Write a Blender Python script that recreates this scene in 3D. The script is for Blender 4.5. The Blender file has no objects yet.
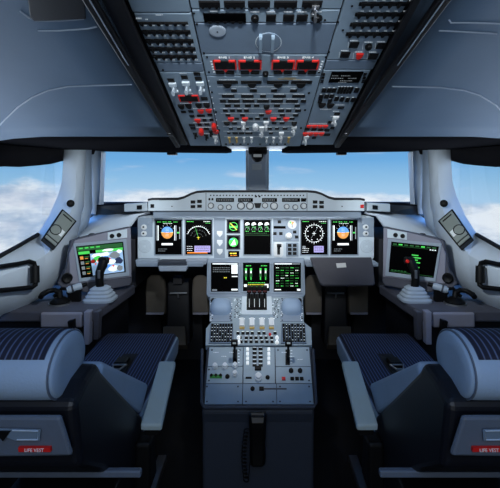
import bpy, bmesh, math, random
from mathutils import Vector, Matrix
random.seed(7)
SC = bpy.context.scene
COL = SC.collection
V = Vector
# ---------------------------------------------------------------- camera model
# working frame: camera height is z = 0, the aircraft's centre line is x = 0,
# y runs forward.  Everything is lifted by H at the very end (floor at z = 0).
D, F, CX, CY, H = 0.012, 400.0, 255.0, 180.0, 1.30
EYE = V((-D, 0, 0))


def P(px, py, Y):
    return V(((px - CX) / F * Y - D, Y, (CY - py) / F * Y))


class Plane:
    """a flat surface; at() gives the point on it"""

    def __init__(self, p0, v, u=(1, 0, 0)):
        self.p0 = V(p0)
        self.u = V(u).normalized()
        v = V(v)
        self.n = self.u.cross(v).normalized()
        self.v = self.n.cross(self.u).normalized()

    def at(self, px, py, lift=0.0):
        d = V(((px - CX) / F, 1, (CY - py) / F))
        t = self.n.dot(self.p0 - EYE) / self.n.dot(d)
        return EYE + d * t + self.n * lift

    def mat(self, px, py, w, h, d, lift=0.0):
        c = self.at(px, py, lift)
        ww = (self.at(px + w / 2, py) - self.at(px - w / 2, py)).length
        hh = (self.at(px, py - h / 2) - self.at(px, py + h / 2)).length
        m = Matrix.Identity(4)
        for i in range(3):
            m[i][0] = self.u[i] * ww
            m[i][1] = self.v[i] * hh
            m[i][2] = self.n[i] * d
            m[i][3] = c[i]
        return m

    def frame(self, c, s=1.0):
        m = Matrix.Identity(4)
        for i in range(3):
            m[i][0] = self.u[i] * s
            m[i][1] = self.v[i] * s
            m[i][2] = self.n[i] * s
            m[i][3] = c[i]
        return m


# ---------------------------------------------------------------- materials
def lin(c):
    r = []
    for x in c:
        x /= 255.0
        r.append(x / 12.92 if x <= .04045 else ((x + .055) / 1.055) ** 2.4)
    return (*r, 1)


def mat(name, rgb, rough=.55, metal=0.0, var=.12, scale=30, bump=0.0, emit=0.0, spec=.4):
    m = bpy.data.materials.new(name)
    m.use_nodes = True
    nt = m.node_tree
    b = nt.nodes['Principled BSDF']
    b.inputs['Roughness'].default_value = rough
    b.inputs['Metallic'].default_value = metal
    b.inputs['Specular IOR Level'].default_value = spec
    c = lin(rgb)
    tc = nt.nodes.new('ShaderNodeTexCoord')
    nz = nt.nodes.new('ShaderNodeTexNoise')
    nz.inputs['Scale'].default_value = scale
    nz.inputs['Detail'].default_value = 5
    nt.links.new(tc.outputs['Object'], nz.inputs['Vector'])
    mx = nt.nodes.new('ShaderNodeMix')
    mx.data_type = 'RGBA'
    mx.inputs[6].default_value = (c[0] * (1 - var), c[1] * (1 - var), c[2] * (1 - var), 1)
    mx.inputs[7].default_value = (min(1, c[0] * (1 + var)), min(1, c[1] * (1 + var)), min(1, c[2] * (1 + var)), 1)
    nt.links.new(nz.outputs['Fac'], mx.inputs[0])
    nt.links.new(mx.outputs[2], b.inputs['Base Color'])
    if emit:
        nt.links.new(mx.outputs[2], b.inputs['Emission Color'])
        b.inputs['Emission Strength'].default_value = emit
    if bump:
        bp = nt.nodes.new('ShaderNodeBump')
        bp.inputs['Strength'].default_value = bump
        bp.inputs['Distance'].default_value = .002
        n2 = nt.nodes.new('ShaderNodeTexNoise')
        n2.inputs['Scale'].default_value = scale * 12
        nt.links.new(tc.outputs['Object'], n2.inputs['Vector'])
        nt.links.new(n2.outputs['Fac'], bp.inputs['Height'])
        nt.links.new(bp.outputs['Normal'], b.inputs['Normal'])
    return m


def stripe_mat(name, base, line, freq):
    m = mat(name, base, .85, 0, .15, 60, .4)
    nt = m.node_tree
    b = nt.nodes['Principled BSDF']
    old = b.inputs['Base Color'].links[0].from_socket
    tc = nt.nodes.new('ShaderNodeTexCoord')
    wv = nt.nodes.new('ShaderNodeTexWave')
    wv.bands_direction = 'X'
    wv.inputs['Scale'].default_value = freq
    wv.inputs['Distortion'].default_value = .3
    wv.inputs['Detail'].default_value = 1
    nt.links.new(tc.outputs['Object'], wv.inputs['Vector'])
    rp = nt.nodes.new('ShaderNodeValToRGB')
    rp.color_ramp.elements[0].position = .74
    rp.color_ramp.elements[1].position = .97
    nt.links.new(wv.outputs['Fac'], rp.inputs['Fac'])
    mx = nt.nodes.new('ShaderNodeMix')
    mx.data_type = 'RGBA'
    nt.links.new(rp.outputs['Color'], mx.inputs[0])
    nt.links.new(old, mx.inputs[6])
    mx.inputs[7].default_value = lin(line)
    nt.links.new(mx.outputs[2], b.inputs['Base Color'])
    return m


def glow(name, rgb, s=1.0):
    return mat(name, rgb, .4, 0, .03, 20, 0, s, .2)


M = dict(
    over=mat('overhead_paint', (124, 143, 160), .5, 0, .08, 25),
    over2=mat('overhead_paint_plain', (102, 119, 138), .5, 0, .08, 25),
    ceil=mat('ceiling_lining', (106, 130, 156), .6, 0, .06, 12, .15),
    seam=mat('seam_trim', (168, 182, 200), .45),
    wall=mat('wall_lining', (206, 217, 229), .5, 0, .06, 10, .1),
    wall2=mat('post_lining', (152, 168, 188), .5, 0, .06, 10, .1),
    frame=mat('window_frame', (225, 232, 238), .4, 0, .03),
    dark=mat('dark_lining', (44, 44, 49), .6, 0, .12, 20, .2),
    headliner=mat('headliner_black', (28, 28, 31), 1.0, 0, .12, 20, 0, 0, 0),
    black=mat('black_plastic', (9, 9, 11), .5, 0, .15, 30, 0, 0, .18),
    rubber=mat('black_rubber', (10, 10, 12), .7, 0, .15),
    rail=mat('rail_black', (22, 22, 26), .4, 0, .15),
    panel=mat('instrument_panel_paint', (200, 212, 221), .5, 0, .05, 25),
    panel2=mat('instrument_panel_edge', (138, 152, 168), .5, 0, .06, 25),
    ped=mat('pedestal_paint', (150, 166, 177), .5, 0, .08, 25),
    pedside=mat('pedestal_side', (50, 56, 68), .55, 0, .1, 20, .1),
    bezel=mat('display_bezel', (150, 162, 176), .45, 0, .05),
    console=mat('console_grey', (74, 75, 86), .6, 0, .08, 20, .2),
    consolelt=mat('console_light_grey', (134, 134, 148), .55, 0, .06, 20),
    floor=mat('floor_carpet', (10, 11, 16), .95, 0, .3, 60, .6),
    shell=mat('seat_shell', (88, 98, 114), .5, 0, .1, 25, .15),
    shelld=mat('seat_shell_dark', (15, 17, 25), .45, 0, .15, 20, .1),
    vinyl=mat('seat_vinyl', (144, 165, 190), .55, 0, .06, 18, .3),
    arm=mat('armrest_pad', (160, 176, 180), .55, 0, .06, 20, .2),
    stripe=stripe_mat('seat_fabric_pinstripe', (26, 30, 50), (82, 95, 128), 26),
    steel=mat('steel', (170, 172, 176), .3, .9, .08),
    white=mat('white_plastic', (222, 226, 228), .4, 0, .04),
    whitelit=glow('backlit_white', (235, 240, 240), .45),
    legend=glow('legend_white', (215, 224, 230), .28),
    red=mat('red_plastic', (205, 34, 26), .45, 0, .1, 20, 0, .08),
    redlab=mat('red_label', (205, 30, 28), .5, 0, .08),
    darkred=mat('dark_red_plastic', (74, 22, 24), .5),
    amber=mat('amber_plastic', (190, 160, 90), .45, 0, .1),
    olive=mat('olive_metal', (126, 134, 130), .55, .1, .1, 20, .1),
    pedal=mat('pedal_brown', (86, 79, 70), .7, 0, .15, 20, .3),
    table=mat('table_dark', (62, 62, 70), .6, 0, .1, 20, .1),
    paper=mat('paper', (206, 206, 202), .8, 0, .04),
    screen=mat('screen_black', (2, 2, 3), .5, 0, .1, 30, 0, 0, .02),
    g_white=glow('graphic_white', (232, 236, 236), .7),
    g_grey=glow('graphic_grey', (120, 126, 130), .6),
    g_green=glow('graphic_green', (70, 190, 80), .8),
    g_dgreen=glow('graphic_dark_green', (36, 84, 44), .6),
    g_blue=glow('graphic_blue', (84, 136, 205), .9),
    g_brown=glow('graphic_brown', (190, 128, 62), .9),
    g_yellow=glow('graphic_yellow', (220, 200, 60), .9),
    g_orange=glow('graphic_orange', (230, 130, 40), .9),
    g_violet=glow('graphic_violet', (150, 140, 190), .8),
    g_navy=glow('graphic_navy', (40, 50, 80), .5),
    g_sky=glow('graphic_pale_blue', (150, 182, 215), .5),
    g_red=glow('graphic_red', (215, 50, 35), .9),
)


def glass_mat():
    m = bpy.data.materials.new('window_glass')
    m.use_nodes = True
    nt = m.node_tree
    nt.nodes.remove(nt.nodes['Principled BSDF'])
    out = nt.nodes['Material Output']
    tr = nt.nodes.new('ShaderNodeBsdfTransparent')
    tr.inputs[0].default_value = (.96, .98, .99, 1)
    gl = nt.nodes.new('ShaderNodeBsdfGlossy')
    gl.inputs['Roughness'].default_value = .02
    fr = nt.nodes.new('ShaderNodeFresnel')
    fr.inputs[0].default_value = 1.15
    mx = nt.nodes.new('ShaderNodeMixShader')
    nt.links.new(fr.outputs[0], mx.inputs[0])
    nt.links.new(tr.outputs[0], mx.inputs[1])
    nt.links.new(gl.outputs[0], mx.inputs[2])
    nt.links.new(mx.outputs[0], out.inputs[0])
    return m


M['glass'] = glass_mat()
# ---------------------------------------------------------------- mesh builder
W = {}


class MB:
    def __init__(s):
        s.v, s.f, s.m = [], [], []

    def poly(s, pts, mi=0):
        b = len(s.v)
        s.v += [V(p) for p in pts]
        s.f.append(list(range(b, b + len(pts))))
        s.m.append(mi)

    def prism(s, pts, d, mi=0):
        b, n = len(s.v), len(pts)
        d = V(d)
        s.v += [V(p) for p in pts] + [V(p) + d for p in pts]
        s.f.append(list(range(b, b + n)))
        s.f.append(list(range(b + 2 * n - 1, b + n - 1, -1)))
        for i in range(n):
            j = (i + 1) % n
            s.f.append([b + i, b + j, b + n + j, b + n + i])
        s.m += [mi] * (n + 2)
        return s

    def grid(s, rows, mi=0, close=False):
        b, n = len(s.v), len(rows[0])
        for r in rows:
            s.v += [V(p) for p in r]
        for i in range(len(rows) - 1):
            for j in range(n if close else n - 1):
                k = (j + 1) % n
                s.f.append([b + i * n + j, b + i * n + k, b + (i + 1) * n + k, b + (i + 1) * n + j])
                s.m.append(mi)
        return s

    def loft(s, rings, mi=0):
        b, n = len(s.v), len(rings[0])
        s.grid(rings, mi, True)
        s.f.append(list(range(b, b + n)))
        s.f.append(list(range(b + (len(rings) - 1) * n, b + len(rings) * n)))
        s.m += [mi, mi]
        return s

    def box(s, lo, hi, mi=0, T=None):
        (a, b_, c), (d, e, f) = lo, hi
        pts = [V((a, b_, c)), V((d, b_, c)), V((d, e, c)), V((a, e, c))]
        up = V((0, 0, f - c))
        if T:
            q = [T @ p for p in pts]
            return s.prism(q, T.to_3x3() @ up, mi)
        return s.prism(pts, up, mi)

    def tube(s, pts, r, n=10, mi=0, closed=False):
        pts = [V(p) for p in pts]
        k = len(pts)
        rs = r if isinstance(r, (list, tuple)) else [r] * k
        rings = []
        nrm = None
        for i in range(k):
            if closed:
                t = (pts[(i + 1) % k] - pts[i - 1]).normalized()
            else:
                t = (pts[min(i + 1, k - 1)] - pts[max(i - 1, 0)]).normalized()
            if nrm is None:
                a = V((0, 0, 1)) if abs(t.z) < .9 else V((1, 0, 0))
                nrm = (a - t * a.dot(t)).normalized()
            else:
                nrm = (nrm - t * nrm.dot(t)).normalized()
            bn = t.cross(nrm)
            rings.append([pts[i] + (nrm * math.cos(q) + bn * math.sin(q)) * rs[i]
                          for q in [2 * math.pi * j / n for j in range(n)]])
        if closed:
            rings.append(rings[0])
            s.grid(rings, mi, True)
        else:
            s.loft(rings, mi)
        return s

    def lathe(s, prof, T, n=24, mi=0):
        rings = [[T @ V((r * math.cos(a), r * math.sin(a), h)) for a in
                  [2 * math.pi * j / n for j in range(n)]] for r, h in prof]
        return s.loft(rings, mi)

    def mesh(s, name, mats):
        me = bpy.data.meshes.new(name)
        me.from_pydata([tuple(p) for p in s.v], [], s.f)
        for x in mats:
            me.materials.append(x)
        for p, i in zip(me.polygons, s.m):
            p.material_index = i
        bm = bmesh.new()
        bm.from_mesh(me)
        bmesh.ops.remove_doubles(bm, verts=bm.verts, dist=1e-6)
        bmesh.ops.recalc_face_normals(bm, faces=bm.faces)
        bm.to_mesh(me)
        bm.free()
        return me

    def build(s, name, mats, parent=None, bev=0, smooth=False, solid=0, sub=0, seg=2):
        if not isinstance(mats, (list, tuple)):
            mats = [mats]
        o = link(name, s.mesh(name, mats), parent)
        dress(o, bev, smooth, solid, sub, seg)
        return o


def dress(o, bev=0, smooth=False, solid=0, sub=0, seg=2):
    if solid:
        q = o.modifiers.new('solid', 'SOLIDIFY')
        q.thickness = abs(solid)
        q.offset = 0 if solid > 0 else 1
    if bev:
        q = o.modifiers.new('bevel', 'BEVEL')
        q.width = bev
        q.segments = seg
        q.limit_method = 'ANGLE'
        q.angle_limit = math.radians(35)
    if sub:
        q = o.modifiers.new('sub', 'SUBSURF')
        q.levels = q.render_levels = sub
    if smooth or sub:
        for p in o.data.polygons:
            p.use_smooth = True
        if not sub and hasattr(o.data, 'set_sharp_from_angle'):
            o.data.set_sharp_from_angle(angle=math.radians(40))


def link(name, me, parent=None, mw=None):
    o = bpy.data.objects.new(name, me)
    COL.objects.link(o)
    mw = mw or Matrix.Identity(4)
    if parent:
        o.parent = parent
        o.matrix_parent_inverse = W[parent.name].inverted()
    o.matrix_basis = mw
    W[o.name] = mw
    return o


def thing(name, label, cat, loc, group=None):
    o = bpy.data.objects.new(name, None)
    COL.objects.link(o)
    o.empty_display_size = .05
    o.location = V(loc)
    W[o.name] = Matrix.Translation(V(loc))
    return tag(o, label, cat, group)


def tag(o, label, cat, group=None):
    o['label'], o['category'] = label, cat
    if group:
        o['group'] = group
    return o


def struct(o):
    o['kind'] = 'structure'
    return o


def text(name, s, M4, m, parent):
    cu = bpy.data.curves.new('t', 'FONT')
    cu.body = s
    cu.align_x = cu.align_y = 'CENTER'
    cu.extrude = .02
    t = bpy.data.objects.new('t', cu)
    COL.objects.link(t)
    me = bpy.data.meshes.new_from_object(t)
    bpy.data.objects.remove(t)
    me.materials.clear()
    me.materials.append(m)
    me.name = name
    return link(name, me, parent, M4)


# unit shapes: footprint 1 x 1 around the origin, 1 high
UNIT = {}


def unit(kind, mk):
    if (kind, mk) in UNIT:
        return UNIT[(kind, mk)]
    b = MB()
    I = Matrix.Identity(4)
    mats = [M[mk]]
    if kind == 'box':
        r0 = [V((x, y, 0)) for x, y in ((-.5, -.5), (.5, -.5), (.5, .5), (-.5, .5))]
        r1 = [p + V((0, 0, .75)) for p in r0]
        r2 = [V((p.x * .88, p.y * .84, 1)) for p in r0]
        b.loft([r0, r1, r2])
    elif kind == 'round':
        b.lathe([(.5, 0), (.5, .55), (.42, .62), (.36, 1.0), (.0001, 1.0)], I, 18)
        b.box((-.05, 0, .98), (.05, .36, 1.06))
    elif kind == 'cap':
        b.lathe([(.5, 0), (.5, .8), (.4, 1.0), (.0001, 1.0)], I, 20)
    elif kind == 'dee':
        pts = [V((.5 * math.cos(a), .5 - 1.0 * math.sin(a), 0)) for a in [math.pi * i / 12 for i in range(13)]]
        b.prism(pts, (0, 0, 1))
    elif kind == 'toggle':
        b.lathe([(.34, 0), (.34, .18), (.22, .22), (.0001, .22)], I, 14)
        b.tube([(0, 0, .1), (0, .05, .5), (0, .12, 1.0)], [.10, .14, .24], 10)
        b.box((-.5, .2, 0), (.5, .5, .25))
        b.box((-.4, -.5, 0), (.4, -.3, .2))
    elif kind == 'guard':      # red frame open on one side around a black cap
        mats = [M['red'], M['black']]
        b.box((-.5, .37, 0), (-.18, .5, .3))
        b.box((.18, .37, 0), (.5, .5, .3))
        b.box((-.5, -.5, 0), (-.44, .5, .3))
        b.box((.44, -.5, 0), (.5, .5, .3))
        b.box((-.44, -.5, 0), (.44, -.44, .25))
        b.prism([V((-.12, -.45, 0)), V((.12, -.45, 0)), V((0, -.85, 0))], (0, 0, .25))
        b.box((-.43, -.42, 0), (.43, .36, .34), 1)
        b.box((-.17, .36, 0), (.17, .46, .34), 1)
    elif kind == 'flip':       # rocker with a clear cover
        b.box((-.5, -.5, 0), (.5, .5, .35))
        b.prism([V((-.3, -.3, .35)), V((-.3, .35, .35)), V((-.3, .35, 1))], (.6, 0, 0))
    me = b.mesh('unit_' + kind, mats)
    UNIT[(kind, mk)] = me
    return me


def put(pl, name, kind, mk, px, py, w, h, d, parent, lift=0.0):
    return link(name, unit(kind, mk), parent, pl.mat(px, py, w, h, d, lift))


class Gfx:
    """flat graphics on a plane, one mesh"""

    def __init__(s, pl, lift):
        s.pl, s.l, s.b, s.mk = pl, lift, MB(), []
        s.k = 0

    def i(s, mk):
        if mk not in s.mk:
            s.mk.append(mk)
        s.k += 1
        return s.mk.index(mk)

    def poly(s, mk, pts, d=0):
        i = s.i(mk)
        l = s.l + d + (s.k % 97) * 2e-6
        s.b.poly([s.pl.at(x, y, l) for x, y in pts], i)

    def rect(s, mk, x0, y0, x1, y1, d=0):
        s.poly(mk, [(x0, y0), (x1, y0), (x1, y1), (x0, y1)], d)

    def line(s, mk, x0, y0, x1, y1, t=.35, d=0):
        dx, dy = x1 - x0, y1 - y0
        L = math.hypot(dx, dy) or 1
        nx, ny = -dy / L * t / 2, dx / L * t / 2
        s.poly(mk, [(x0 + nx, y0 + ny), (x1 + nx, y1 + ny), (x1 - nx, y1 - ny), (x0 - nx, y0 - ny)], d)

    def disc(s, mk, x, y, r, a0=0, a1=360, d=0, ry=None, n=20):
        ry = ry or r
        pts = [(x + r * math.cos(math.radians(a0 + (a1 - a0) * i / n)), y - ry * math.sin(math.radians(a0 + (a1 - a0) * i / n)))
               for i in range(n + (0 if a1 - a0 >= 360 else 1))]
        s.poly(mk, pts, d)

    def arc(s, mk, x, y, r, a0, a1, t=.35, d=0, n=16, ry=None):
        k = (ry or r) / r
        q = [(x + r * math.cos(math.radians(a0 + (a1 - a0) * i / n)), y - r * k * math.sin(math.radians(a0 + (a1 - a0) * i / n)))
             for i in range(n + 1)]
        for (a, b), (c, e) in zip(q, q[1:]):
            s.line(mk, a, b, c, e, t, d)

    def dashes(s, mk, x0, x1, y, h=.6, lo=.6, hi=2.0, gap=.5, d=0):
        x = x0
        while x < x1 - lo:
            w = min(random.uniform(lo, hi), x1 - x)
            s.rect(mk, x, y - h / 2, x + w, y + h / 2, d)
            x += w + gap

    def into(s, o, T=None):
        """printed marks belong to the surface they are printed on"""
        me = o.data
        vv = [v.co.copy() for v in me.vertices]
        ff = [list(p.vertices) for p in me.polygons]
        mm = [p.material_index for p in me.polygons]
        n = len(vv)
        mats = list(me.materials)
        base = len(mats)
        new = bpy.data.meshes.new(me.name)
        fl = []
        if T:
            s.b.v = [T @ v for v in s.b.v]
        pn = (T.to_3x3() @ s.pl.n) if T else s.pl.n
        for f in s.b.f:
            a, b_, c = (s.b.v[f[i]] for i in (0, 1, 2))
            fl.append(f if (b_ - a).cross(c - a).dot(pn) > 0 else f[::-1])
        new.from_pydata([tuple(v) for v in vv] + [tuple(v) for v in s.b.v], [], ff + [[i + n for i in f] for f in fl])
        for m_ in mats:
            new.materials.append(m_)
        for k in s.mk:
            new.materials.append(M[k])
        for p, i in zip(new.polygons, mm + [base + i for i in s.b.m]):
            p.material_index = i
        o.data = new

    def build(s, name, parent):
        me = bpy.data.meshes.new(name)
        me.from_pydata([tuple(p) for p in s.b.v], [], s.b.f)
        for k in s.mk:
            me.materials.append(M[k])
        for p, i in zip(me.polygons, s.b.m):
            p.material_index = i
        bm = bmesh.new()
        bm.from_mesh(me)
        for f in bm.faces:
            f.normal_update()
            if f.normal.dot(s.pl.n) < 0:
                f.normal_flip()
        bm.to_mesh(me)
        bm.free()
        return link(name, me, parent)


def slab(pl, pts, lift, depth, mi=0, b=None):
    """prism on a plane from outline pts (px): front at lift, going back by depth"""
    b = b or MB()
    b.prism([pl.at(x, y, lift) for x, y in pts], -pl.n * depth, mi)
    return b


def rectpts(x0, y0, x1, y1):
    return [(x0, y0), (x1, y0), (x1, y1), (x0, y1)]


def mx(p, s):
    return V((p[0] * s, p[1], p[2]))


# ================================================================= WORLD
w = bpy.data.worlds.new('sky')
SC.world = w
w.use_nodes = True
nt = w.node_tree
N = nt.nodes
L = nt.links
bg = N['Background']
tc = N.new('ShaderNodeTexCoord')
sep = N.new('ShaderNodeSeparateXYZ')
L.new(tc.outputs['Generated'], sep.inputs[0])


def math_(op, a, b=None, c=None, clamp=False):
    n = N.new('ShaderNodeMath')
    n.operation = op
    n.use_clamp = clamp
    for i, x in enumerate((a, b, c)):
        if x is None:
            continue
        if isinstance(x, (int, float)):
            n.inputs[i].default_value = x
        else:
            L.new(x, n.inputs[i])
    return n.outputs[0]


def maprange(x, a, b, c, d):
    n = N.new('ShaderNodeMapRange')
    n.interpolation_type = 'SMOOTHSTEP'
    L.new(x, n.inputs[0])
    for i, q in enumerate((a, b, c, d)):
        n.inputs[i + 1].default_value = q
    return n.outputs[0]


def noise(scale, vec, detail=6, rough=.55, sz=1.0):
    mp = N.new('ShaderNodeMapping')
    mp.inputs['Scale'].default_value = (1, 1, sz)
    L.new(vec, mp.inputs[0])
    n = N.new('ShaderNodeTexNoise')
    n.inputs['Scale'].default_value = scale
    n.inputs['Detail'].default_value = detail
    n.inputs['Roughness'].default_value = rough
    L.new(mp.outputs[0], n.inputs['Vector'])
    return n.outputs['Fac']


def mixc(f, a, b):
    n = N.new('ShaderNodeMix')
    n.data_type = 'RGBA'
    L.new(f, n.inputs[0])
    for i, x in ((6, a), (7, b)):
        if isinstance(x, tuple):
            n.inputs[i].default_value = x
        else:
            L.new(x, n.inputs[i])
    return n.outputs[2]


LOW_FILL, HIGH_FILL = 6.5, 7.0
z = sep.outputs[2]
ramp = N.new('ShaderNodeValToRGB')
L.new(maprange(z, -.06, .5, 0, 1), ramp.inputs[0])
cr = ramp.color_ramp
cr.elements[0].position = 0
cr.elements[0].color = lin((172, 208, 238))
cr.elements[1].position = 1
cr.elements[1].color = lin((58, 108, 170))
for pos, c in ((.03, (150, 196, 232)), (.10, (112, 174, 226)), (.35, (92, 152, 210))):
    e = cr.elements.new(pos)
    e.color = lin(c)
gen = tc.outputs['Generated']
n1 = noise(3.2, gen, 7, .6, 3.0)
n2 = noise(9.0, gen, 6, .6, 2.5)
side = math_('ABSOLUTE', sep.outputs[0])
lift = math_('MULTIPLY', math_('MAXIMUM', sep.outputs[0], 0.0), -.10)
h0 = math_('SUBTRACT', math_('ADD', z, .014), lift)
msk = math_('ADD', math_('MULTIPLY', math_('SUBTRACT', n1, .5), .16), math_('MULTIPLY', math_('SUBTRACT', n2, .5), .05))
cl = maprange(math_('SUBTRACT', msk, h0), -.012, .02, 0, 1)
shade = mixc(maprange(n2, .35, .65, 0, 1), lin((166, 188, 216)), lin((238, 243, 250)))
sky1 = mixc(cl, ramp.outputs[0], shade)
wisp = noise(5.0, gen, 5, .5, 6.0)
wm = math_('MULTIPLY', maprange(wisp, .56, .72, 0, .55), maprange(z, -.02, .10, 1, .35))
sky2 = mixc(wm, sky1, lin((226, 228, 240)))
L.new(sky2, bg.inputs[0])
# extra sky brightness low down and overhead, out of view, added to light the cabin
low_fill = maprange(z, -.24, -.5, 0, LOW_FILL)
high_fill = maprange(z, .28, .6, 0, HIGH_FILL)
L.new(math_('ADD', math_('ADD', low_fill, high_fill), 1.0), bg.inputs[1])

# ================================================================= SETTING
struct(MB().box((-1.4, -1.0, -H - .05), (1.4, 2.95, -H)).build('floor', M['floor']))
struct(MB().box((-1.4, -1.05, -H), (1.4, -1.0, .9)).build('wall_rear', M['console']))
struct(MB().box((-1.4, 2.9, -H), (1.4, 2.95, -.16)).build('wall_front', M['dark']))


def zover(Y):
    return .1275 - .2965 * (Y - 1.5)


for s, side_name in ((-1, 'left'), (1, 'right')):
    # ceiling lining beside the overhead panel
    rows = []
    for Y in (-1.0, -.5, 0, .3, .6, .8, 1.0, 1.15, 1.3, 1.39):
        r = []
        for x in (.30, .45, .6, .75, .85, .95, 1.05, 1.15, 1.25, 1.38):
            zz = zover(Y) - .42 * max(0, x - .72) ** 2
            r.append((s * x, Y, zz))
        rows.append(r)
    c = struct(MB().grid(rows).build('ceiling', M['ceil'], None, 0, True, .02))
    CP = Plane((0, 1.5, .1275), (0, -1, .2965))

    def ceilpt(px, py, dn=.012):
        p = CP.at(px, py)
        x = abs(p.x)
        return V((p.x, p.y, p.z - .42 * max(0, x - .72) ** 2 - dn))
    q = [(-30, 150), (-12, 130), (5, 115), (18, 103), (32, 93), (48, 86), (68, 82), (95, 81), (132, 80)]
    q2 = [(38, 25), (60, 25), (88, 23), (97, 21)]
    q3 = [(20, 5), (29, 12), (36, 15), (60, 15), (84, 13)]
    if s > 0:
        f = lambda a: [(512 - x, y) for x, y in a]
        q = [(540, 150), (520, 125), (496, 101), (480, 91), (464, 86), (440, 83), (392, 82)]
        q2 = [(439, 25), (460, 26), (497, 28)]
        q3 = [(449, 14), (451, 17), (475, 17), (503, 18)]
    MB().tube([ceilpt(x, y) for x, y in q], .0022, 6).build('seam', M['seam'], c, 0, True)
    MB().tube([ceilpt(x, y) for x, y in q2], .0018, 6).build('seam', M['seam'], c, 0, True)
    MB().tube([ceilpt(x, y) for x, y in q3], .0018, 6).build('seam', M['seam'], c, 0, True)
    if s < 0:
        MB().prism([ceilpt(x, y, .011) for x, y in ((27, -14), (84, -16), (86, 12), (34, 14), (30, 10))],
                   (0, 0, -.004)).build('grip_recess', M['shelld'], c, .002)
    # dark headliner above the windows
    b = MB()
    b.prism([(s * .31, 1.392, .148), (s * 1.38, 1.392, .148), (s * 1.38, 2.2, .17), (s * 1.02, 2.5, .178),
             (s * .5, 2.72, .184), (s * .21, 2.80, .186), (s * .17, 2.74, .186), (s * .20, 2.3, .178)], (0, 0, .06))
    t = struct(b.build('trim_headliner', M['headliner'], None, .006))
    b = MB()
    b.box((s * .56 - .03, 2.62, .165), (s * .56 + .03, 2.68, .19))
    b.build('latch', M['black'], t, .004)
    # dark valance above the side window
    top = [P(93, 153.5, 2.37), P(78, 157, 2.31), P(63, 160, 2.26), P(48, 163.5, 2.16), P(35, 165, 2.05), P(16, 166.5, 1.93), P(0, 166, 1.83), V((-1.22, 1.4, .03)), V((-1.25, .9, .0))]
    up = [V((p.x - .05, p.y - .02, .24)) for p in top]
    up2 = [V((p.x + .012, p.y, .5 * p.z + .11)) for p in top]
    struct(MB().grid([[mx(p, -s) for p in top], [mx(p, -s) for p in up2], [mx(p, -s) for p in up]]).build('trim_valance', M['headliner'], None, 0, True, .035))
    # side wall behind the window, outer skin below it
    struct(MB().box((s * 1.27, -1.0, -H), (s * 1.33, .95, .75)).build('wall_' + side_name, M['ceil'], None, .01))
    struct(MB().box((s * 1.25, .95, -H), (s * 1.33, 2.9, -.62)).build('wall_' + side_name + '_lower', M['console']))
    # side lining: sill, flare and light post
    up = [V((-1.245, .4, -.56)), V((-1.22, 1.1, -.47)), P(0, 258, 1.80), P(20, 247, 1.95), P(38, 236, 2.10), P(50, 218, 2.17), P(59, 197, 2.21), P(63, 183, 2.23), P(64, 168, 2.24), P(65, 150, 2.24)]
    mid = [V((-1.205, .4, -.66)), V((-1.175, 1.1, -.57)), P(0, 276, 1.75), P(22, 268, 1.88), P(44, 256, 2.02), P(60, 236, 2.10), P(70, 213, 2.17), P(75, 193, 2.22), P(76, 172, 2.24), P(78, 150, 2.25)]
    low = [V((-1.19, .4, -.80)), V((-1.17, 1.1, -.72)), P(0, 314, 1.76), P(20, 307, 1.87), P(40, 297, 1.98), P(60, 278, 2.09), P(71, 252, 2.17), P(76, 234, 2.21), P(82, 205, 2.26), P(85, 150, 2.28)]
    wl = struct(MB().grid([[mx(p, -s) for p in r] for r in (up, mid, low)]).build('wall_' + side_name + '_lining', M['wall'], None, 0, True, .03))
    wl.data.set_sharp_from_angle(angle=math.radians(13))
    up = [P(80, 150, 2.29), P(79, 190, 2.28), P(80, 215, 2.24), P(72, 240, 2.22)]
    low = [P(90.5, 150, 2.33), P(90.5, 185, 2.33), P(91, 208, 2.32), P(86, 226, 2.28)]
    b = MB().grid([[mx(p, -s) for p in r] for r in (up, low)])
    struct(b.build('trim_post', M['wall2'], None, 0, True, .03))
    up = [P(92, 150, 2.38), P(92, 185, 2.38), P(92.5, 214, 2.38)]
    low = [P(99, 150, 2.44), P(98, 185, 2.44), P(96, 214, 2.44)]
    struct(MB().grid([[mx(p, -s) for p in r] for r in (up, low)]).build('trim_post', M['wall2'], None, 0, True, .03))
    b = MB()
    b.prism([mx(p, -s) for p in (P(98.5, 150, 2.46), P(102, 152, 2.46), P(99.5, 206, 2.46), P(95.5, 206, 2.46))], (0, .07, 0))
    struct(b.build('trim_window_frame', M['frame'], None, .004))
    # rubber seal along the side sill
    b = MB().tube([mx(p, -s) for p in (V((-1.22, 1.1, -.445)), P(-20, 267, 1.66), P(0, 256, 1.79), P(20, 245, 1.94), P(38, 234.5, 2.09))], .011, 8)
    struct(b.build('trim_seal', M['rubber'], None, 0, True))
    # glazing
    g = [(s * .07, 2.86, -.26), (s * .07, 2.74, .23), (s * 1.0, 2.44, .23), (s * 1.0, 2.56, -.26)]
    struct(MB().prism(g, (0, .012, 0)).build('window_1' if s < 0 else 'window_2', M['glass']))
    g = [(s * 1.27, .95, -.62), (s * 1.27, .95, .2), (s * 1.12, 2.36, .22), (s * 1.12, 2.36, -.62)]
    struct(MB().prism(g, (s * .012, 0, 0)).build('window_3' if s < 0 else 'window_4', M['glass']))
    b = MB()
    b.box((min(s * .97, s * 1.10), 2.42, -.75), (max(s * .97, s * 1.10), 2.92, -.215))
    b.box((min(s * .70, s * 1.06), 2.30, -.62), (max(s * .70, s * 1.06), 2.92, -.34))
    struct(b.build('corner_light_block', M['dark']))  # added blocks that keep sky light from leaking in below the windows
    # filler between ceiling lining and the wall
    struct(MB().prism([(s * 1.25, .9, .0), (s * 1.25, 1.40, .0), (s * 1.33, 1.40, .5), (s * 1.33, .9, .5)], (0, 0, .04)).build('trim_filler', M['dark']))

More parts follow.
